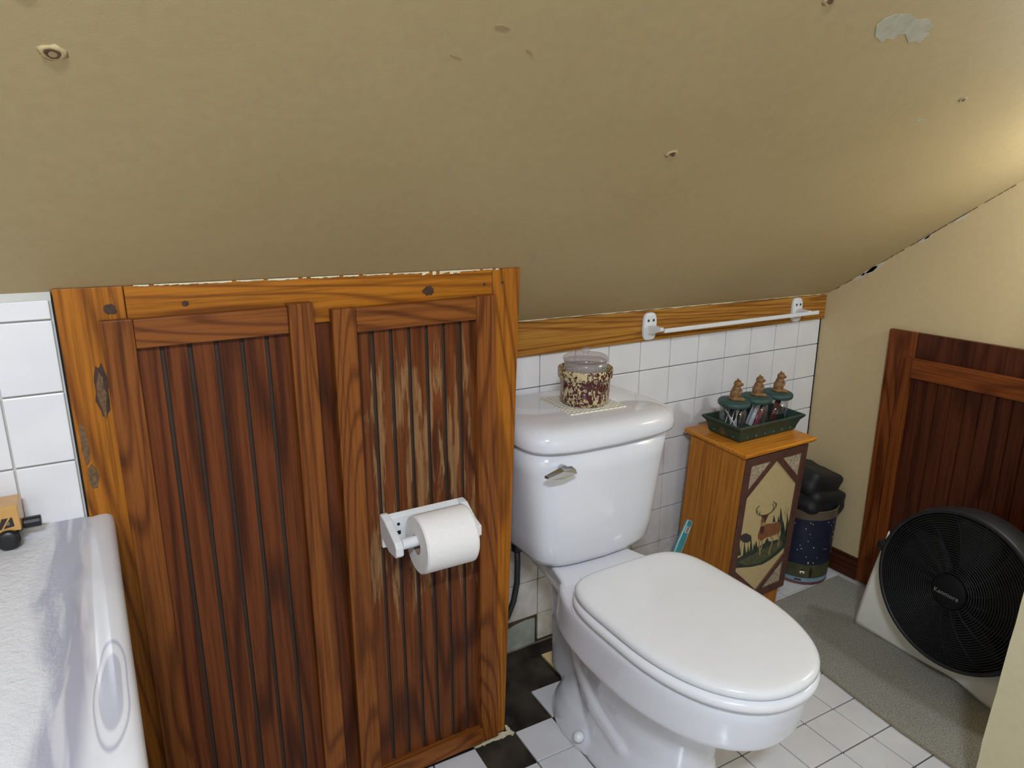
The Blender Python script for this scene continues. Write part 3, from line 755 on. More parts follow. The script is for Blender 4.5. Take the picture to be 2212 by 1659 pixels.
lathe(bm, [(.0, .0), (.050, .0), (.0535, .003), (.0570, .012), (.0585, .05), (.0595, .060), (.0635, .063), (.0645, .068), (.0645, .082), (.0635, .0855), (.0615, .085), (.0600, .080)], n=64)
lathe(bm, [(.0600, .080), (.0585, .06), (.0565, .012), (.052, .006), (.0, .0055)], n=64, mi=1, caps=False)
obj('crock_body', bm, [M['sponge'], M['crockin']], crock, smooth=True)
jz = zt_ + .0022 + .0064
jar = empty('glass_jar', (cc.x, cc.y, jz)); tag(jar, 'clear ribbed glass jar with knobbed glass lid inside the spongeware crock', 'jar')
jar.scale = (1, 1, .9)
bm = bmnew(); n = 96
def rib(r, z, amp): return [((r + amp * math.cos(32 * t_)) * math.cos(t_), (r + amp * math.cos(32 * t_)) * math.sin(t_), z) for t_ in (2 * PI * i / 192 for i in range(192))]
loft(bm, [rib(.047, 0, 0), rib(.049, .006, .0009), rib(.0490, .06, .0009), rib(.0490, .088, .0009), rib(.0500, .092, 0), rib(.0505, .106, 0), rib(.0495, .106, 0), rib(.0480, .092, 0), rib(.0475, .086, 0), rib(.047, .06, 0), rib(.046, .007, 0)])
obj('jar_body', bm, M['ribglass'], jar, smooth=True)
bm = bmnew(); lathe(bm, [(.0, 0.1040), (.048, 0.1040), (.0485, 0.1065), (.0525, 0.1075), (.0535, 0.1110), (.0515, 0.1160), (.046, 0.1195), (.040, 0.1180), (.020, 0.1200), (.006, 0.1205), (.0045, 0.1240), (.0075, 0.1280), (.0095, 0.1340), (.0075, 0.1400), (.0, 0.1425)], n=48)
obj('jar_lid', bm, M['lidglass'], jar, smooth=True)

# ================================================================== TOWEL BAR on the trim
tb = empty('towel_bar', (-.45, -.019, .88)); tag(tb, 'white plastic towel bar screwed to the oak trim board', 'towel bar')
def bpart(nm, bm, mt, **k):
    o = obj(nm, bm, mt, None, loc=(-.45, -.019, .88), **k); o.parent = tb; o.location = (0, 0, 0); return o
for x in (-.757, -.150):
    z0 = .8835 if x < -.5 else .882
    bm = bmnew(); loft(bm, [[(p[0], yy, p[1]) for p in [(x + a * math.copysign(abs(math.cos(t_)) ** .45, math.cos(t_)) * .0235 * sc_, z0 + (.0385 * sc_) * (abs(math.sin(t_)) ** .75) * (1 if math.sin(t_) > 0 else -1)) for t_ in (2 * PI * i / 32 for i in range(32)) for a in (1,)]] for yy, sc_ in ((-.0192, 1.0), (-.024, 1.0), (-.0275, .93), (-.029, .82))])
    
    br = bpart('bracket', bm, M['whiteplastic'], smooth=False, bevel=0.001)
    for s in (-1, 1):
        bm = bmnew(); lathe(bm, [(.0, 0), (.0038, 0), (.0038, .0008), (.0, .0008)], (x + s * .009, -.0288, z0 + .017), (0, -1, 0), 16)
        o = obj('screw_hole', bm, M['screwhole'], None, loc=(-.45, -.019, .88)); o.parent = br; o.location = (0, 0, 0)
    bm = bmnew(); hexa(bm, [(x - .010, -.028, z0 - .022), (x + .010, -.028, z0 - .022), (x + .006, -.075, z0 - .006), (x - .006, -.075, z0 - .006), (x - .010, -.028, z0 + .004), (x + .010, -.028, z0 + .004), (x + .006, -.075, z0 + .004), (x - .006, -.075, z0 + .004)])
    o = obj('arm', bm, M['whiteplastic'], None, loc=(-.45, -.019, .88), bevel=0.002); o.parent = br; o.location = (0, 0, 0)
bm = bmnew(); box(bm, -.745, -.105, -.074, -.066, .871, .883); bpart('bar', bm, M['whiteplastic'], bevel=0.0025, seg=3)

# ================================================================== TOILET PAPER
hz, hy = .594, -.337
hold = empty('paper_holder', (-1.54, -.262, .60)); tag(hold, 'white toilet paper holder mounted on the right closet door', 'paper holder')
def hp(nm, bm, mt, **k):
    o = obj(nm, bm, mt, None, loc=(-1.54, -.262, .60), **k); o.parent = hold; o.location = (0, 0, 0); return o
yb = FY - 0.0077
bm = bmnew(); hexa(bm, [(-1.632, yb - .010, .560), (-1.452, yb - .010, .560), (-1.452, yb, .560), (-1.632, yb, .560), (-1.632, yb - .010, .620), (-1.452, yb - .010, .620), (-1.452, yb, .626), (-1.632, yb, .626)]); bp_ = hp('back_plate', bm, M['whiteplastic'], bevel=0.002)
bm = bmnew(); lathe(bm, [(0, 0), (.0032, 0), (.0032, .0006), (0, .0006)], (-1.598, yb - .010, .604), (0, -1, 0), 16)
box(bm, -1.604, -1.594, yb - .0106, yb - .010, .582, .590); o = obj('screw_hole', bm, M['darkgap'], None, loc=(-1.54, -.262, .60)); o.parent = bp_; o.location = (0, 0, 0)
for x0, x1 in ((-1.633, -1.617), (-1.467, -1.451)):
    A = [(yb, .630), (yb - .010, .631), (yb - .030, .625), (yb - .078, .602), (yb - .086, .594), (yb - .086, .576), (yb - .078, .570), (yb - .045, .568), (yb, .586)]
    if x0 > -1.5: A = [(yb, .626), (yb - .020, .624), (yb - .055, .604), (yb - .083, .596), (yb - .083, .574), (yb - .055, .568), (yb, .566)]
    bm = bmnew(); prism(bm, [(x0, y, z) for y, z in A], (x1 - x0, 0, 0)); hp('arm', bm, M['whiteplastic'], bevel=0.003, seg=3)
bm = bmnew(); lathe(bm, [(.0, 0), (.0105, 0), (.0105, .150), (0, .150)], (-1.617, hy, hz), (1, 0, 0), 28); hp('spindle', bm, M['whiteplastic'], smooth=False, bevel=0.001)
roll = empty('toilet_paper_roll', (-1.535, hy, hz - .008)); tag(roll, 'white toilet paper roll hanging on the holder', 'toilet paper')
rc = (-1.588, hy, hz - .0085); bm = bmnew()
R1, R0 = .0555, .0195
lathe(bm, [(R0, 0), (R1 - .001, 0), (R1, .001), (R1, .107), (R1 - .001, .108), (R0, .108)], rc, (1, 0, 0), 72, closed=True)
o = obj('paper', bm, M['paper'], None, loc=roll.location); o.parent = roll; o.location = (0, 0, 0); auto(o, 40)
bm = bmnew(); lathe(bm, [(R0 - .0002, .0003), (R0 - .0002, .1077), (R0 - .0014, .1077), (R0 - .0014, .0003)], rc, (1, 0, 0), 48, closed=True)
o = obj('card_core', bm, M['core'], None, loc=roll.location, smooth=True); o.parent = roll; o.location = (0, 0, 0)
# loose last sheet lying over the front of the roll, torn at its lower edge
bm = bmnew(); nx, na = 24, 30; rr = random.Random(4); grid = []
for i in range(nx + 1):
    f = i / nx; x = rc[0] + .0015 + .105 * f
    end = 1.25 + .42 * (1 - f) * (1 if f > .0 else 1) * (.4 + .6 * (1 - f)) - .04 * math.sin(f * 9)
    row = []
    for j in range(na + 1):
        a_ = -1.9 + (end + 1.9) * j / na; rad = R1 + .0009 + .0016 * max(0, (j / na - .75)) * 4
        row.append(bm.verts.new((x, rc[1] - rad * math.cos(a_), rc[2] - rad * math.sin(a_))))
    grid.append(row)
for i in range(nx):
    for j in range(na): bm.faces.new((grid[i][j], grid[i + 1][j], grid[i + 1][j + 1], grid[i][j + 1]))
o = obj('loose_sheet', bm, M['paper'], None, loc=roll.location, smooth=True); o.parent = roll; o.location = (0, 0, 0)
o.modifiers.new('s', 'SOLIDIFY').thickness = 0.0004

# ================================================================== CABINET with painted deer door
cabM = Matrix.Translation((-.346, -.22, 0)) @ Matrix.Rotation(.045, 4, 'Z') @ Matrix.Rotation(.021, 4, 'Y') @ Matrix.Rotation(.052, 4, 'X')
cab = empty('cabinet'); cab.matrix_world = cabM; tag(cab, 'narrow orange wooden cabinet with a deer painted on its door', 'cabinet')
CW, CD, CH = .274, .193, .540
bm = bmnew()
box(bm, -CW, -CW + .014, .012, CD, 0.0, CH); box(bm, -.014, 0, .012, CD, 0.0, CH); box(bm, -CW + .014, -.014, CD - .008, CD, 0.0, CH)
box(bm, -CW + .014, -.014, .012, CD - .008, .05, .062); box(bm, -CW + .014, -.014, .004, .014, 0.004, .068)
for v in bm.verts:              # base follows the flat floor under the leaning body
    if v.co.z < .003: v.co.z = 0.0 + max(0, v.co.y) * -0.052 + v.co.x * 0.021 + 0.001
obj('body', bm, M['cab'], cab, bevel=0.0015)
bm = bmnew(); loft(bm, [[(-CW - a, -a * 1.0 + .0, z), (a, -a, z), (a - .004, CD + .022, z), (-CW - a + .010, CD + .022, z)] for z, a in ((CH + .001, .006), (CH + .005, .012), (CH + .009, .016), (CH + .016, .018), (CH + .019, .015))])
obj('top_board', bm, M['cabtop'], cab, bevel=0.001)
bm = bmnew(); box(bm, -CW + .001, -.001, -.002, .0115, .070, CH - .001)
cdoor = obj('door', bm, M['cab'], cab, bevel=0.001)
bm = bmnew(); box(bm, -.270, -.004, -.0022, -.0018, .0705, .5385); obj('painted_panel', bm, M['cream'], cdoor)
# drawing on the door: positions given on the photographed door, mapped to the flat panel by a homography
src = [(250, 120), (860, 5), (600, 1490), (7, 1668)]; dst = [(-.271, .539), (-.003, .539), (-.003, .070), (-.271, .070)]
Am = []; bv = []
for (x, y), (u, v) in zip(src, dst):
    Am.append([x, y, 1, 0, 0, 0, -u * x, -u * y]); bv.append(u); Am.append([0, 0, 0, x, y, 1, -v * x, -v * y]); bv.append(v)
Hh = np.append(np.linalg.solve(np.array(Am, float), np.array(bv, float)), 1).reshape(3, 3)
def hm(p):
    q = Hh @ np.array([p[0], p[1], 1.0]); return (float(q[0] / q[2]), float(q[1] / q[2]))
YD = -.0021
def paintpoly(bm, pts, lay, mi=0, conv=True):
    P2 = [hm(p) if conv else p for p in pts]; prism(bm, [(x, YD, z) for x, z in P2], (0, -0.0003 * lay, 0), mi)
def paintline(bm, pts, w_, lay, mi=0, conv=True):
    P2 = [hm(p) if conv else p for p in pts]
    for i in range(len(P2) - 1):
        a, b = Vector(P2[i]), Vector(P2[i + 1]); d = (b - a); 
        if d.length < 1e-6: continue
        d.normalize(); nn = Vector((-d.y, d.x)) * w_ / 2; e = d * w_ * .3
        q = [a - e + nn, a - e - nn, b + e - nn, b + e + nn]; prism(bm, [(p.x, YD, p.y) for p in q], (0, -0.0003 * lay, 0), mi)
bm = bmnew()
pm = [M['p_green'], M['p_dark'], M['p_deer'], M['p_deerdark'], M['p_tan'], M['p_grass'], M['birch']]
paintpoly(bm, [(128, 1238), (140, 1150), (240, 1095), (330, 1060), (430, 1010), (560, 990), (650, 920), (625, 1085), (560, 1145), (480, 1200), (400, 1238), (280, 1248)], 1, 0)
paintpoly(bm, [(150, 1180), (300, 1120), (450, 1060), (600, 1000), (600, 1060), (480, 1160), (380, 1215), (240, 1225)], 2, 5)
for ax_, ay, w_, by in ((590, 655, 30, 900), (520, 728, 14, 800), (565, 738, 16, 860), (655, 730, 26, 960), (615, 800, 20, 940), (600, 840, 22, 980), (175, 985, 14, 1110), (225, 970, 16, 1110), (290, 905, 14, 1090), (340, 975, 20, 1080), (320, 1000, 16, 1090), (260, 1000, 18, 1110), (640, 880, 20, 980), (450, 960, 40, 1040)):
    paintpoly(bm, [(ax_, ay), (ax_ + w_, by), (ax_ - w_, by)], 3, 0)
paintpoly(bm, [(190, 905), (215, 890), (245, 883), (252, 890), (278, 905), (290, 935), (288, 970), (250, 985), (215, 978), (190, 950)], 3, 1)
for x_ in (170, 200, 262): paintline(bm, [(x_, 980), (x_ - 8, 1075)], .0022, 4, 4)
paintline(bm, [(640, 890), (650, 760), (640, 640)], .0012, 3, 4); paintline(bm, [(648, 740), (672, 660)], .001, 3, 4); paintline(bm, [(645, 780), (622, 690)], .001, 3, 4)
# deer
paintpoly(bm, [(382, 838), (392, 826), (432, 812), (500, 812), (560, 802), (582, 812), (588, 850), (580, 900), (568, 930), (520, 935), (470, 948), (440, 955), (415, 965), (400, 985), (375, 975), (358, 955), (360, 915), (372, 880)], 4, 2)
paintpoly(bm, [(385, 835), (420, 825), (420, 860), (405, 905), (382, 905), (378, 870)], 5, 3)
paintpoly(bm, [(392, 830), (390, 780), (398, 745), (430, 745), (436, 790), (436, 826), (415, 832)], 5, 2)
paintpoly(bm, [(392, 790), (434, 790), (434, 822), (396, 828)], 6, 4)
paintpoly(bm, [(398, 716), (425, 712), (458, 712), (452, 740), (432, 778), (415, 788), (402, 770)], 6, 3)
paintpoly(bm, [(384, 706), (402, 712), (400, 722), (386, 718)], 6, 2); paintpoly(bm, [(456, 710), (470, 700), (462, 722), (454, 724)], 6, 2)
paintline(bm, [(405, 742), (412, 775)], .002, 7, 4)
paintline(bm, [(402, 714), (368, 706), (346, 678), (346, 640), (372, 612)], .0022, 6, 5); paintline(bm, [(352, 690), (352, 655)], .001, 6, 5); paintline(bm, [(375, 708), (382, 672)], .0012, 6, 5)
paintline(bm, [(454, 712), (490, 694), (522, 662), (544, 622), (516, 582)], .0022, 6, 5); paintline(bm, [(500, 685), (520, 640), (508, 610)], .0012, 6, 5); paintline(bm, [(540, 640), (546, 600)], .0012, 6, 5)
for ln in ([(372, 970), (368, 1040), (376, 1110), (372, 1130)], [(400, 980), (396, 1030), (384, 1075)], [(486, 945), (505, 980), (490, 1040), (470, 1100), (466, 1130)], [(548, 925), (572, 965), (566, 1010), (556, 1060)]): paintline(bm, ln, .0042, 5, 4)
paintline(bm, [(480, 948), (520, 938), (560, 930)], .002, 5, 4); paintline(bm, [(584, 850), (580, 900), (566, 932)], .002, 5, 4)
obj('painted_deer_scene', bm, pm, cdoor)
# raised brown twig frame with mitred corners of birch bark
bm = bmnew()
U0, U1, V0, V1 = -.271, -.003, .070, .539; um = (U0 + U1) / 2; b_ = .024
box(bm, U0, U0 + b_, -.007, YD, V0, V1); box(bm, U1 - b_, U1, -.007, YD, V0, V1); box(bm, U0 + b_, U1 - b_, -.007, YD, V1 - b_, V1); box(bm, U0 + b_, U1 - b_, -.007, YD, V0, V0 + b_)
def bar2(p, q, w_):
    a, b = Vector(p), Vector(q); d = (b - a).normalized(); nn = Vector((-d.y, d.x)) * w_ / 2; prism(bm, [(z_.x, YD, z_.y) for z_ in (a + nn, a - nn, b - nn, b + nn)], (0, -.0045, 0))
hh = .105
for (sx_, vz, sg) in ((U0 + b_ * .5, V1 - b_ * .6, -1), (U1 - b_ * .5, V1 - b_ * .6, -1), (U0 + b_ * .5, V0 + b_ * .6, 1), (U1 - b_ * .5, V0 + b_ * .6, 1)):
    bar2((um, vz), (sx_, vz + sg * hh), .018)
obj('twig_frame', bm, M['cabframe'], cdoor, bevel=0.0012)
for (ux, vz, sg) in ((U0 + b_, V1 - b_, -1), (U1 - b_, V1 - b_, -1), (U0 + b_, V0 + b_, 1), (U1 - b_, V0 + b_, 1)):
    bm = bmnew(); prism(bm, [(ux, YD, vz), (um + (ux - um) * .12, YD, vz), (ux, YD, vz + sg * .082)], (0, -.0018, 0)); obj('birch_corner', bm, M['birch'], cdoor)

# ------------------------------------------------------------------ tray, three jars with bear lids
def cab_empty(name, x, y, z, rz=0.0):
    e = empty(name); e.matrix_world = cabM @ Matrix.Translation((x, y, z)) @ Matrix.Rotation(rz, 4, 'Z'); return e
ZT = CH + .0195
tray = cab_empty('tray', -.115, .108, ZT); tag(tray, 'dark green flared tray standing on the orange cabinet', 'tray')
bm = bmnew()
def trr(hx, hy, z): return [(-hx, -hy, z), (hx, -hy, z), (hx, hy, z), (-hx, hy, z)]
loft(bm, [trr(.118, .052, 0), trr(.123, .056, .006), trr(.126, .058, .018), trr(.132, .062, .034), trr(.142, .068, .043), trr(.145, .070, .048), trr(.142, .067, .051), trr(.137, .062, .0495), trr(.127, .056, .034), trr(.121, .051, .014), trr(.117, .048, .005)])
rr = random.Random(6)
def leafmark(cx_, cz_, side):
    for k in range(3):
        a_ = rr.uniform(0, 3); l = .0045; dx, dz = l * math.cos(a_), l * math.sin(a_); nx_, nz_ = -dz * .35, dx * .35
        q = [(cx_ - dx, cz_ - dz), (cx_ + nx_, cz_ + nz_), (cx_ + dx, cz_ + dz), (cx_ - nx_, cz_ - nz_)]
        if side == 'f':
            prism(bm, [(u, -.0566 - (v - .006) * .16, v) for u, v in q], (0, -.0009, 0), 1)
        else: prism(bm, [(-.1236 - (v - .006) * .25, u, v) for u, v in q], (-.0009, 0, 0), 1)
for i in range(6): leafmark(-.095 + .038 * i, .0135, 'f')
for i in range(3): leafmark(-.034 + .034 * i, .0135, 's')
obj('tray_body', bm, [M['green'], M['greenmark']], tray)

def jar_with_lid(x, label, fill):
    j = cab_empty('bear_jar', x, .110, ZT + .0052); tag(j, label, 'jar', 'bear-lidded jars in the green tray')
    bm = bmnew(); lathe(bm, [(.0, 0), (.033, 0), (.0345, .002), (.036, .085), (.0348, .085), (.0333, .004), (.0, .004)], n=40); obj('glass', bm, M['glass'], j, smooth=True)
    bm = bmnew(); lathe(bm, [(.0, .0855), (.041, .0855), (.044, .088), (.0450, .092), (.0445, .098), (.041, .101), (.018, .1025), (.0, .103)], n=48)
    ld = obj('lid', bm, M['greenlid'], j, smooth=True); ld.data.transform(Matrix.Identity(4))
    bm = bmnew(); zb = .100
    ellipsoid(bm, (0, 0, zb + .006), (.0175, .0165, .009)); ellipsoid(bm, (0, 0, zb + .019), (.0155, .0145, .021)); ellipsoid(bm, (.001, -.001, zb + .033), (.0125, .012, .014))
    ellipsoid(bm, (.002, -.002, zb + .049), (.0115, .0110, .0105)); ellipsoid(bm, (.011, -.007, zb + .0465), (.0062, .0055, .0050), Euler((0, 0, -.5)))
    for s in (-1, 1):
        px_, py_ = .005 + s * .0040, -.002 + s * .0068
        ellipsoid(bm, (px_, py_, zb + .0585), (.0030, .0030, .0034)); 
        q_ = Euler((0, .5, -.5)); ellipsoid(bm, (.006 + s * .006, -.002 + s * .0115, zb + .024), (.0048, .0046, .0125), q_)
        ellipsoid(bm, (.012 + s * .004, -.005 + s * .0105, zb + .006), (.0105, .0062, .0062), Euler((0, 0, -.5 + s * .35)))
    ellipsoid(bm, (.0165, -.0085, zb + .048), (.0016, .0018, .0014), mi=1)
    obj('bear_figure', bm, [M['bear'], M['toyprint']], ld, smooth=True)
    # contents: each stick and pack in it is loose, so a thing of its own
    return j
jar_with_lid(-.210, 'bear-lidded glass jar at the toilet end of the green tray, cotton swabs inside', 's')
jar_with_lid(-.115, 'middle bear-lidded glass jar in the green tray, pink things inside', 'p')
jar_with_lid(-.020, 'bear-lidded glass jar at the wall end of the green tray', 'm')
rr = random.Random(12)
swab = []
ends = [((-.024, -.012, .006), (.022, .010, .072)), ((-.018, -.018, .006), (.022, -.002, .066)), ((.020, -.016, .006), (-.020, .006, .066)), ((.010, -.024, .006), (-.016, .014, .068)), ((-.026, .004, .006), (.014, .022, .074)), ((-.006, -.025, .006), (.026, .008, .060)), ((.024, .008, .006), (-.026, -.004, .064))]
for i, (a, b) in enumerate(ends):
    a, b = Vector(a), Vector(b); d = (b - a).normalized(); bm = bmnew()
    tube(bm, [a, b], .0013, 8)
    for c_, s in ((a, 1), (b, -1)): ellipsoid(bm, c_ + d * s * .004, (.0026, .0026, .0062), d.to_track_quat('Z', 'Y').to_euler(), 8, 6)
    o = obj('cotton_swab', bm, M['palestick'], None, smooth=True); o.matrix_world = cabM @ Matrix.Translation((-.210, .110, ZT + .0052 + .0035))
    tag(o, 'white cotton swab standing crossed inside the bear-lidded jar nearest the toilet', 'cotton swab', 'cotton swabs in the first jar')
def pack(nm, x, p0, p1, w_, th, mat, label, cat):
    a, b = Vector(p0), Vector(p1); d = (b - a).normalized(); s = Vector((0, 1, 0)).cross(d).normalized() * w_ / 2; tt = Vector((0, th, 0)); bm = bmnew()
    prism(bm, [a - s, a + s, b + s, b - s], tt); o = obj(nm, bm, mat, None, bevel=0.001); o.matrix_world = cabM @ Matrix.Translation((x, .110, ZT + .0087)); tag(o, label, cat)
pack('paper_packet', -.115, (-.016, -.006, .010), (.014, -.006, .078), .016, .004, M['palestick'], 'pale narrow packet leaning inside the middle bear-lidded jar', 'packet')
pack('pink_packet', -.115, (-.002, -.014, .007), (.016, -.014, .058), .015, .004, M['pink'], 'pink packet leaning inside the middle bear-lidded jar', 'packet')
pack('white_packet', -.115, (-.014, .006, .010), (.010, .006, .07), .014, .004, M['tealedge'], 'whitish packet standing behind the pink one in the middle jar', 'packet')
pack('maroon_packet', -.020, (-.014, -.008, .009), (.004, -.008, .074), .022, .006, M['maroon'], 'maroon packet inside the bear-lidded jar at the wall end', 'packet')
pack('grey_packet', -.020, (.006, .004, .008), (.018, .004, .076), .012, .004, M['tealedge'], 'pale packet standing beside the maroon one in the wall-end jar', 'packet')

# ================================================================== TOILET BRUSH
br = empty('toilet_brush', (-.72, -.13, 0)); tag(br, 'teal-handled toilet brush leaning behind the toilet by the cabinet', 'toilet brush')
top_, bot = Vector((-.651, -.118, .316)), Vector((-.768, -.135, .118)); d = (top_ - bot); d.normalize(); sd = Vector((0, 1, 0)).cross(d).normalized(); yv = Vector((0, 1, 0))
def handle_ring(f, hw): 
    c_ = bot.lerp(top_, f); return c_, hw
segs = [(0, .0075), (.25, .010), (.5, .0135), (.72, .0145), (.9, .0125), (.985, .0115), (1.0, .009)]
bm = bmnew(); rings = []
for f, hw in segs:
    c_ = bot.lerp(top_, f); rings.append([c_ - sd * hw - yv * .003, c_ - sd * (hw - .002) - yv * .0055, c_ + sd * (hw - .002) - yv * .0055, c_ + sd * hw - yv * .003, c_ + sd * hw + yv * .003, c_ - sd * hw + yv * .003])
loft(bm, rings); o = obj('handle', bm, M['teal'], None, loc=(-.72, -.13, 0)); o.parent = br; o.location = (0, 0, 0)
bm = bmnew()
for s in (-1, 1): tube(bm, [bot.lerp(top_, f) + sd * s * hw - yv * .0035 for f, hw in segs], .0011, 6)
hc = bot.lerp(top_, .885)
def ringpts(k): return [hc + sd * (k * .0062 * x_) + d * (k * .0095 * z_) - yv * .0062 for x_, z_ in ((-1, -1), (1, -1), (1, 1), (-1, 1), (-1, -1))]
tube(bm, ringpts(1), .0012, 6); tube(bm, [top_ - sd * .010 - yv * .003, top_ + sd * .010 - yv * .003], .0014, 6)
o = obj('white_edging', bm, M['tealedge'], None, loc=(-.72, -.13, 0)); o.parent = br; o.location = (0, 0, 0)
bm = bmnew(); prism(bm, [p for p in ringpts(.92)[:4]], -yv * .0004); o = obj('hanging_hole', bm, M['greymark'], None, loc=(-.72, -.13, 0)); o.parent = br; o.location = (0, 0, 0)
bm = bmnew(); b2 = bot - d * .105; tube(bm, [bot, b2], .005, 10); o = obj('shaft', bm, M['whiteplastic'], None, loc=(-.72, -.13, 0), smooth=True); o.parent = br; o.location = (0, 0, 0)
bm = bmnew(); rr = random.Random(3); hd = Vector((b2.x, b2.y, .034))
ellipsoid(bm, hd, (.022, .022, .030))
for i in range(220):
    v_ = Vector((rr.gauss(0, 1), rr.gauss(0, 1), rr.gauss(0, .8))).normalized(); p = hd + v_ * .020; q = hd + v_ * rr.uniform(.031, .034); q.z = max(q.z, .001); tube(bm, [p, q], .0005, 4)
o = obj('brush_head', bm, M['whiteplastic'], None, loc=(-.72, -.13, 0)); o.parent = br; o.location = (0, 0, 0)

# ================================================================== WASTE BIN and BAG
bc = Vector((-.128, -.122, 0)); bin_ = empty('waste_bin', bc); tag(bin_, 'round navy waste bin with painted night sky behind the cabinet', 'waste bin')
HB = .262; rb_, rt2 = .086, .097
bm = bmnew(); rad = lambda z: rb_ + (rt2 - rb_) * z / HB
lathe(bm, [(.0, .001), (rad(0) - .003, .001), (rad(0), .004), (rad(.012), .012)], n=72, mi=3)
lathe(bm, [(rad(.012), .012), (rad(.026), .026)], n=72, mi=2, caps=False)
bands = [(.026, .075, 1), (.075, .235, 0), (.235, HB, 4)]
for z0, z1, mi in bands: lathe(bm, [(rad(z0), z0), (rad((z0 + z1) / 2), (z0 + z1) / 2), (rad(z1), z1)], n=72, mi=mi, caps=False)
lathe(bm, [(rad(HB), HB), (rad(HB) + .002, HB + .002), (rad(HB) - .001, HB + .004), (rad(HB) - .003, HB), (rad(.01) - .003, .01), (.0, .008)], n=72, mi=4, caps=False)
bmesh.ops.remove_doubles(bm, verts=bm.verts[:], dist=1e-5)
rr = random.Random(17)
camdir = math.atan2(-1.4745 + .122, -2.0414 + .128)
def onbin(a_, z, s, n=6, mi=5, shape=None, lift=.0008):
    pts = shape or [(s * math.cos(2 * PI * k / n), s * math.sin(2 * PI * k / n)) for k in range(n)]
    r_ = rad(z) + lift; prism(bm, [((rad(z + v) + .0002) * math.cos(a_ + u / r_), (rad(z + v) + .0002) * math.sin(a_ + u / r_), z + v) for u, v in pts], (.0006 * math.cos(a_), .0006 * math.sin(a_), 0), mi)
for i in range(46):
    onbin(camdir + rr.uniform(-1.8, 1.8), rr.uniform(.085, .232), rr.uniform(.0011, .0018))
onbin(camdir + .30, .083, .003, shape=[(.0035 * math.cos(t_), .0035 * math.sin(t_)) for t_ in (1.2, 1.9, 2.6, 3.3, 4.0, 4.7, 5.3)] + [(.0005, -.0018), (-.0012, -.0005), (-.0010, .0015)])
onbin(camdir + .46, .084, .0018)
onbin(camdir + .12, .048, 0, mi=5, shape=[(-.007, -.005), (.007, -.005), (.007, .004), (-.007, .004)]); onbin(camdir + .12, .048, 0, mi=6, shape=[(-.009, .003), (.009, .003), (.005, .009), (-.005, .009)])
onbin(camdir + .12, .0455, 0, mi=6, shape=[(-.0018, -.003), (.0018, -.003), (.0018, .002), (-.0018, .002)], lift=.0012)
onbin(camdir + .0, .019, 0, mi=6, shape=[(-.011, -.004), (.011, -.003), (.009, .003), (-.010, .003)]); onbin(camdir + .42, .050, 0, mi=6, shape=[(-.003, -.02), (.003, -.02), (.005, .0), (.0, .02), (-.005, .0)])
o = obj('can', bm, [M['navy'], M['hill'], M['bluestripe'], M['redbase'], M['tinrim'], M['starwhite'], M['toyprint']], bin_); auto(o, 30)
bag = empty('leather_bag', (bc.x, bc.y, HB)); tag(bag, 'black soft leather bag stuffed on top of the waste bin', 'bag')
def pillow(bm, c_, hx, hy, hz_, rot, seed, e=3.2):
    n, m_ = 28, 16; Rm = rot.to_matrix(); rings = []
    for j in range(1, m_):
        ph = -PI / 2 + PI * j / m_; cz_, sz_ = math.cos(ph), math.sin(ph); ring = []
        for i in range(n):
            t_ = 2 * PI * i / n; c2, s2 = math.cos(t_), math.sin(t_)
            p = Vector((hx * math.copysign(abs(c2) ** (2 / e), c2) * abs(cz_) ** (2 / e), hy * math.copysign(abs(s2) ** (2 / e), s2) * abs(cz_) ** (2 / e), hz_ * math.copysign(abs(sz_) ** (2 / 2.4), sz_)))
            p *= 1 + .05 * mnoise.noise(p * 22 + Vector((seed, 0, 0))); ring.append(Vector(c_) + Rm @ p)
        rings.append(ring)
    loft(bm, rings)
rot1 = Euler((.10, .42, .25))
def baglump(c_, hx, hy, hz_, rot, seed):
    bm = bmnew(); bmesh.ops.create_cube(bm, size=2.0, matrix=Matrix.Diagonal((hx, hy, hz_, 1)))
    bmesh.ops.bevel(bm, geom=bm.edges[:], offset=min(hz_, .03) * .75, segments=5, affect='EDGES', profile=.55)
    bmesh.ops.subdivide_edges(bm, edges=[e for e in bm.edges if e.calc_length() > .02], cuts=5, use_grid_fill=True)
    for v in bm.verts:
        n_ = mnoise.noise(v.co * 26 + Vector((seed, 0, 0))); m_ = mnoise.noise(Vector((v.co.x * 8, v.co.y * 8, v.co.z * 40 + seed)))
        v.co += v.co.normalized() * (.006 * n_ + .004 * m_)
    Rm = rot.to_matrix()
    for v in bm.verts: v.co = Vector(c_) + Rm @ v.co
    return bm
obj('bag_body', baglump((.008, -.004, .022), .094, .078, .040, Euler((.14, .24, .06)), 3), M['leather'], bag, smooth=True)
obj('bag_flap', baglump((.002, .004, .080), .088, .072, .042, Euler((.16, .30, .10)), 15), M['leather'], bag, smooth=True)

# ================================================================== MAT and FAN
bm = bmnew()
outline = [(-.345, -.213), (-.505, -.30), (-.507, -.442), (-.530, -.610), (-.544, -.740), (-.548, -.858), (-.548, -1.30), (-.045, -1.30), (-.045, -.213)]
outline[1] = (-.503, -.216); outline = outline[1:]
prism(bm, [(x, y, .0006) for x, y in outline], (0, 0, .006)); mat_ = obj('floor_mat', bm, M['carpet'], None, bevel=0.001)
tag(mat_, 'grey flecked floor mat lying under the fan', 'mat')
bm = bmnew()
for i in range(len(outline)):
    a, b = Vector(outline[i]), Vector(outline[(i + 1) % len(outline)])
    tube(bm, [(a.x, a.y, .004), (b.x, b.y, .004)], .0033, 8)
o = obj('edge_binding', bm, M['binding'], mat_)

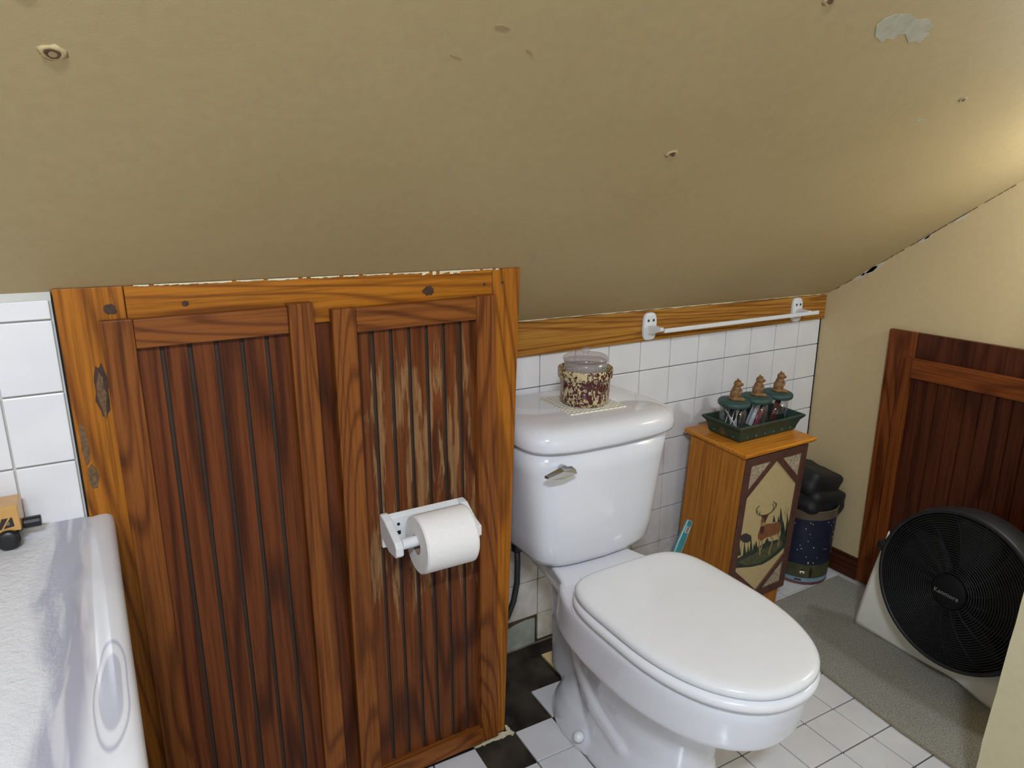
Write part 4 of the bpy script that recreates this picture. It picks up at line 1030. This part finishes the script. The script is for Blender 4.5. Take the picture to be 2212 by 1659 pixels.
ZM = .0068
fan = empty('floor_fan', (-.28, -.65, ZM)); tag(fan, 'large black round floor fan on a white curved stand', 'fan')
def fp_(nm, bm, mt, par=None, **k):
    o = obj(nm, bm, mt, None, loc=(-.28, -.65, ZM), **k); o.parent = par or fan; o.location = (0, 0, 0); return o
FC = Vector((-.312, -.686, .280)); fa, fe = -.09, .105
N_ = Vector((-math.cos(fa) * math.cos(fe), -math.sin(fa) * math.cos(fe), math.sin(fe))).normalized(); U_ = Vector((0, 0, 1)).cross(N_).normalized(); V_ = N_.cross(U_)
RF = .200
# grille
bm = bmnew()
def circ3(r, off): return [FC + N_ * off + (U_ * math.cos(t_) + V_ * math.sin(t_)) * r for t_ in (2 * PI * i / 96 for i in range(97))]
dome = lambda r: .016 * (1 - (r / RF) ** 2)
for k in range(26):
    r = .042 + k * (RF - .050) / 25; tube(bm, circ3(r, dome(r)), .0016, 6, caps=False)
for k in range(16):
    a_ = 2 * PI * k / 16 + .1; pts = [FC + N_ * (dome(r) - .003) + (U_ * math.cos(a_ + .5 * (r / RF)) + V_ * math.sin(a_ + .5 * (r / RF))) * r for r in (.03, .07, .11, .15, .194)]
    tube(bm, pts, .0022, 6)
fp_('grille', bm, M['fanblack'], smooth=True)
bm = bmnew(); lathe(bm, [(.0, .010), (.030, .010), (.043, .012), (.044, .019), (.036, .0235), (.0, .025)], FC, N_, 48); cap = fp_('centre_cap', bm, M['fancap'], smooth=True)
bm = bmnew(); lathe(bm, [(.192, .004), (.2005, .004), (.2025, -.004), (.206, -.030), (.200, -.075), (.170, -.100), (.165, -.098), (.194, -.07), (.197, -.03), (.193, -.002)], FC, N_, 96, closed=True); hs = fp_('housing', bm, M['fandark'], smooth=True)
bm = bmnew(); lathe(bm, [(.0, -.060), (.192, -.060), (.192, -.056), (.0, -.056)], FC, N_, 64); fp_('back_screen', bm, M['blade'], hs)
bm = bmnew(); lathe(bm, [(.0, -.052), (.04, -.052), (.045, -.02), (.03, -.004), (0, -.002)], FC, N_, 40); hub = fp_('hub', bm, M['blade'], smooth=True)
for k in range(5):
    a0 = 2 * PI * k / 5; bm = bmnew(); rows = []
    for i in range(9):
        r = .04 + .140 * i / 8; row = []
        for j in range(9):
            w_ = (j / 8 - .5) * (.5 + .35 * math.sin(PI * i / 8)); a_ = a0 + w_ + .25 * (r / .18); h = -.030 + .030 * (j / 8 - .5)
            row.append(bm.verts.new(FC + N_ * h + (U_ * math.cos(a_) + V_ * math.sin(a_)) * r))
        rows.append(row)
    for i in range(8):
        for j in range(8): bm.faces.new((rows[i][j], rows[i + 1][j], rows[i + 1][j + 1], rows[i][j + 1]))
    o = fp_('blade', bm, M['blade'], smooth=True); o.modifiers.new('s', 'SOLIDIFY').thickness = .0015
# lettering on the cap: "Kenmore"
def text_mesh(s, size, M4, depth=.0004):
    cu = bpy.data.curves.new('txt', 'FONT'); cu.body = s; cu.size = size; cu.extrude = depth; cu.align_x = 'CENTER'; cu.align_y = 'CENTER'; cu.resolution_u = 3
    to = bpy.data.objects.new('txt', cu); COL.objects.link(to); bpy.context.view_layer.update()
    dg = bpy.context.evaluated_depsgraph_get(); me = bpy.data.meshes.new_from_object(to.evaluated_get(dg)); bpy.data.objects.remove(to); bpy.data.curves.remove(cu)
    b = bmnew(); b.from_mesh(me); bpy.data.meshes.remove(me); bmesh.ops.transform(b, matrix=M4, verts=b.verts[:]); return b
rgt = -U_ if (-U_).y < 0 else U_       # reader's right is toward the viewer's right (-y)
M4 = Matrix((( rgt.x, V_.x, N_.x, 0), (rgt.y, V_.y, N_.y, 0), (rgt.z, V_.z, N_.z, 0), (0, 0, 0, 1)))
M4 = Matrix.Translation(FC + N_ * .0256 - V_ * .006) @ M4
fp_('logo', text_mesh('Kenmore', .0165, M4), M['logo'], cap)
# white stand: side arms hold the pivots and sweep down into one broad curved foot
bm = bmnew(); nS = 56; grid = []
def interp(y, tab):
    for (a, va), (b, vb) in zip(tab, tab[1:]):
        if y <= a and y >= b: return va + (vb - va) * (a - y) / (a - b)
    return tab[-1][1] if y < tab[-1][0] else tab[0][1]
for i in range(nS + 1):
    f = -1 + 2 * i / nS; a_ = (1 - abs(f)) * PI / 2; sg = 1 if f < 0 else -1
    top_p = Vector((0, FC.y + sg * .211 * math.cos(a_), FC.z + .012 - .213 * math.sin(a_)))
    if abs(f) > .93: k_ = (abs(f) - .93) / .07; top_p.y += -sg * -.012 * k_; top_p.z += .034 * math.sin(k_ * 1.57)
    yf_ = interp(-f, [(1.0, 0), (-1.0, 1)]) if False else -.408 + (-.935 + .408) * (i / nS)
    xf = interp(yf_, [(-.40, -.242), (-.605, -.247), (-.70, -.262), (-.817, -.286), (-.95, -.300)])
    arch = .012 * math.sin(PI * max(0, min(1, (i / nS - .35) / .4))) ** 2
    foot = Vector((xf, yf_, ZM + .0005 + arch)); col_ = []
    for j in range(15):
        u = j / 14; p = foot.lerp(Vector((-.232, top_p.y, top_p.z)), u); p.x -= .018 * math.sin(PI * u) * (.4 + .6 * math.cos(f * PI / 2)); col_.append(p)
    grid.append(col_)
V2 = [[bm.verts.new(p) for p in c_] for c_ in grid]
for i in range(nS):
    for j in range(14): bm.faces.new((V2[i][j], V2[i + 1][j], V2[i + 1][j + 1], V2[i][j + 1]))
o = fp_('stand', bm, M['fanwhite'], smooth=True); sm = o.modifiers.new('s', 'SOLIDIFY'); sm.thickness = .008; sm.offset = 0
for yy, s in ((FC.y + .214, 1), (FC.y - .236, -1)):
    bm = bmnew(); lathe(bm, [(.0, 0), (.016, 0), (.018, .006), (.018, .016), (.014, .022), (0, .022)], (FC.x + .068, yy, FC.z + .005), (0, s, 0), 24); fp_('pivot_knob', bm, M['black'], smooth=True)

# ================================================================== COUNTER, VANITY, TOY
ctop = .735
bm = bmnew()
secc = [(-2.075, .700), (-2.073, .715), (-2.073, .724), (-2.076, .731), (-2.082, .7345), (-2.092, ctop), (-2.100, ctop - .0008), (-2.104, ctop - .0016), (-2.110, ctop - .0016), (-2.116, ctop), (XL + .002, ctop), (XL + .002, .712), (-2.095, .712), (-2.095, .700)]
A = [bm.verts.new((x + .002, FL - .0062, z)) for x, z in secc]; ymid = [-.6, -.9, -1.2, -1.42]
rings = [[(x + .002 + (.010 if i > -2.12 and False else 0), FL - .0062, z) for i, (x, z) in enumerate(secc)]]
bm.free(); bm = bmnew()
def crow(y, dx): return [(x + .001 + (dx if x > -2.2 else 0), y, z) for x, z in secc]
loft(bm, [crow(FL - .0066, 0), crow(-.5, .004), crow(-.9, .012), crow(-1.36, .020)])
counter = obj('countertop', bm, M['marble'], None, bevel=0.0); auto(counter, 50)
tag(counter, 'white and grey marbled countertop at the lower left corner', 'countertop')
vt = empty('vanity_cabinet', (-2.45, -.8, 0)); tag(vt, 'dark wooden vanity base beneath the marbled countertop', 'vanity')
bm = bmnew(); box(bm, XL + .003, -2.150, -1.34, -.2525, .0, .711); o = obj('vanity_body', bm, M['vanity'], None, loc=(-2.45, -.8, 0)); o.parent = vt; o.location = (0, 0, 0)
for y0, y1 in ((-.78, -.28), (-1.31, -.81)):
    bm = bmnew(); box(bm, -2.1495, -2.134, y0, y1, .10, .67); o = obj('vanity_door', bm, M['vanity'], None, loc=(-2.45, -.8, 0), bevel=.003); o.parent = vt; o.location = (0, 0, 0)

toy = empty('toy_train', (-2.215, -.305, ctop)); tag(toy, 'tan wooden toy train wagon with black wheels on the countertop', 'toy train')
def yp_(nm, bm, mt, par=None, **k):
    o = obj(nm, bm, mt, None, loc=(-2.215, -.305, ctop), **k); o.parent = par or toy; o.location = (0, 0, 0); return o
TX0, TX1, TY0, TY1 = -2.275, -2.186, -.322, -.272
bm = bmnew(); box(bm, TX0, TX1, TY0, TY1, ctop + .026, ctop + .064); tb_ = yp_('wagon_body', bm, M['toytan'], bevel=0.002, seg=3)
yq = TY0 - .0003
for dx in (0, -.042):
    bm = bmnew()
    prism(bm, [(-2.2135 + dx, yq, ctop + .0315), (-2.1935 + dx, yq, ctop + .034), (-2.1945 + dx, yq, ctop + .0475), (-2.2070 + dx, yq, ctop + .0475)], (0, -.0004, 0), 0)
    prism(bm, [(-2.2095 + dx, yq - .0004, ctop + .0310), (-2.2075 + dx, yq - .0004, ctop + .0310), (-2.1965 + dx, yq - .0004, ctop + .0480), (-2.1990 + dx, yq - .0004, ctop + .0480)], (0, -.0003, 0), 1)
    prism(bm, [(-2.2025 + dx, yq - .0004, ctop + .037), (-2.1985 + dx, yq - .0004, ctop + .037), (-2.1985 + dx, yq - .0004, ctop + .042), (-2.2015 + dx, yq - .0004, ctop + .042)], (0, -.0003, 0), 2)
    yp_('window_print', bm, [M['toyprint'], M['toytan'], M['toygrey']], tb_)
bm = bmnew(); box(bm, TX0 + .004, TX1 - .004, TY0 + .006, TY1 - .006, ctop + .012, ctop + .0258); yp_('chassis', bm, M['black'], bevel=0.001)
for x_ in (-2.203, -2.258):
    for y_, s in ((TY0 + .004, -1), (TY1 - .004, 1)):
        bm = bmnew(); lathe(bm, [(0, 0), (.013, 0), (.0148, .002), (.0148, .009), (.012, .0115), (.006, .0125), (0, .0128)], (x_, y_, ctop + .0150), (0, s, 0), 32); yp_('wheel', bm, M['black'], smooth=True)
bm = bmnew(); lathe(bm, [(0, 0), (.0078, 0), (.0085, .001), (.0085, .021), (.0075, .022), (0, .022)], (TX1 + .0005, -.297, ctop + .026), (1, 0, 0), 24); yp_('coupling_peg', bm, M['black'], smooth=False, bevel=.0005)
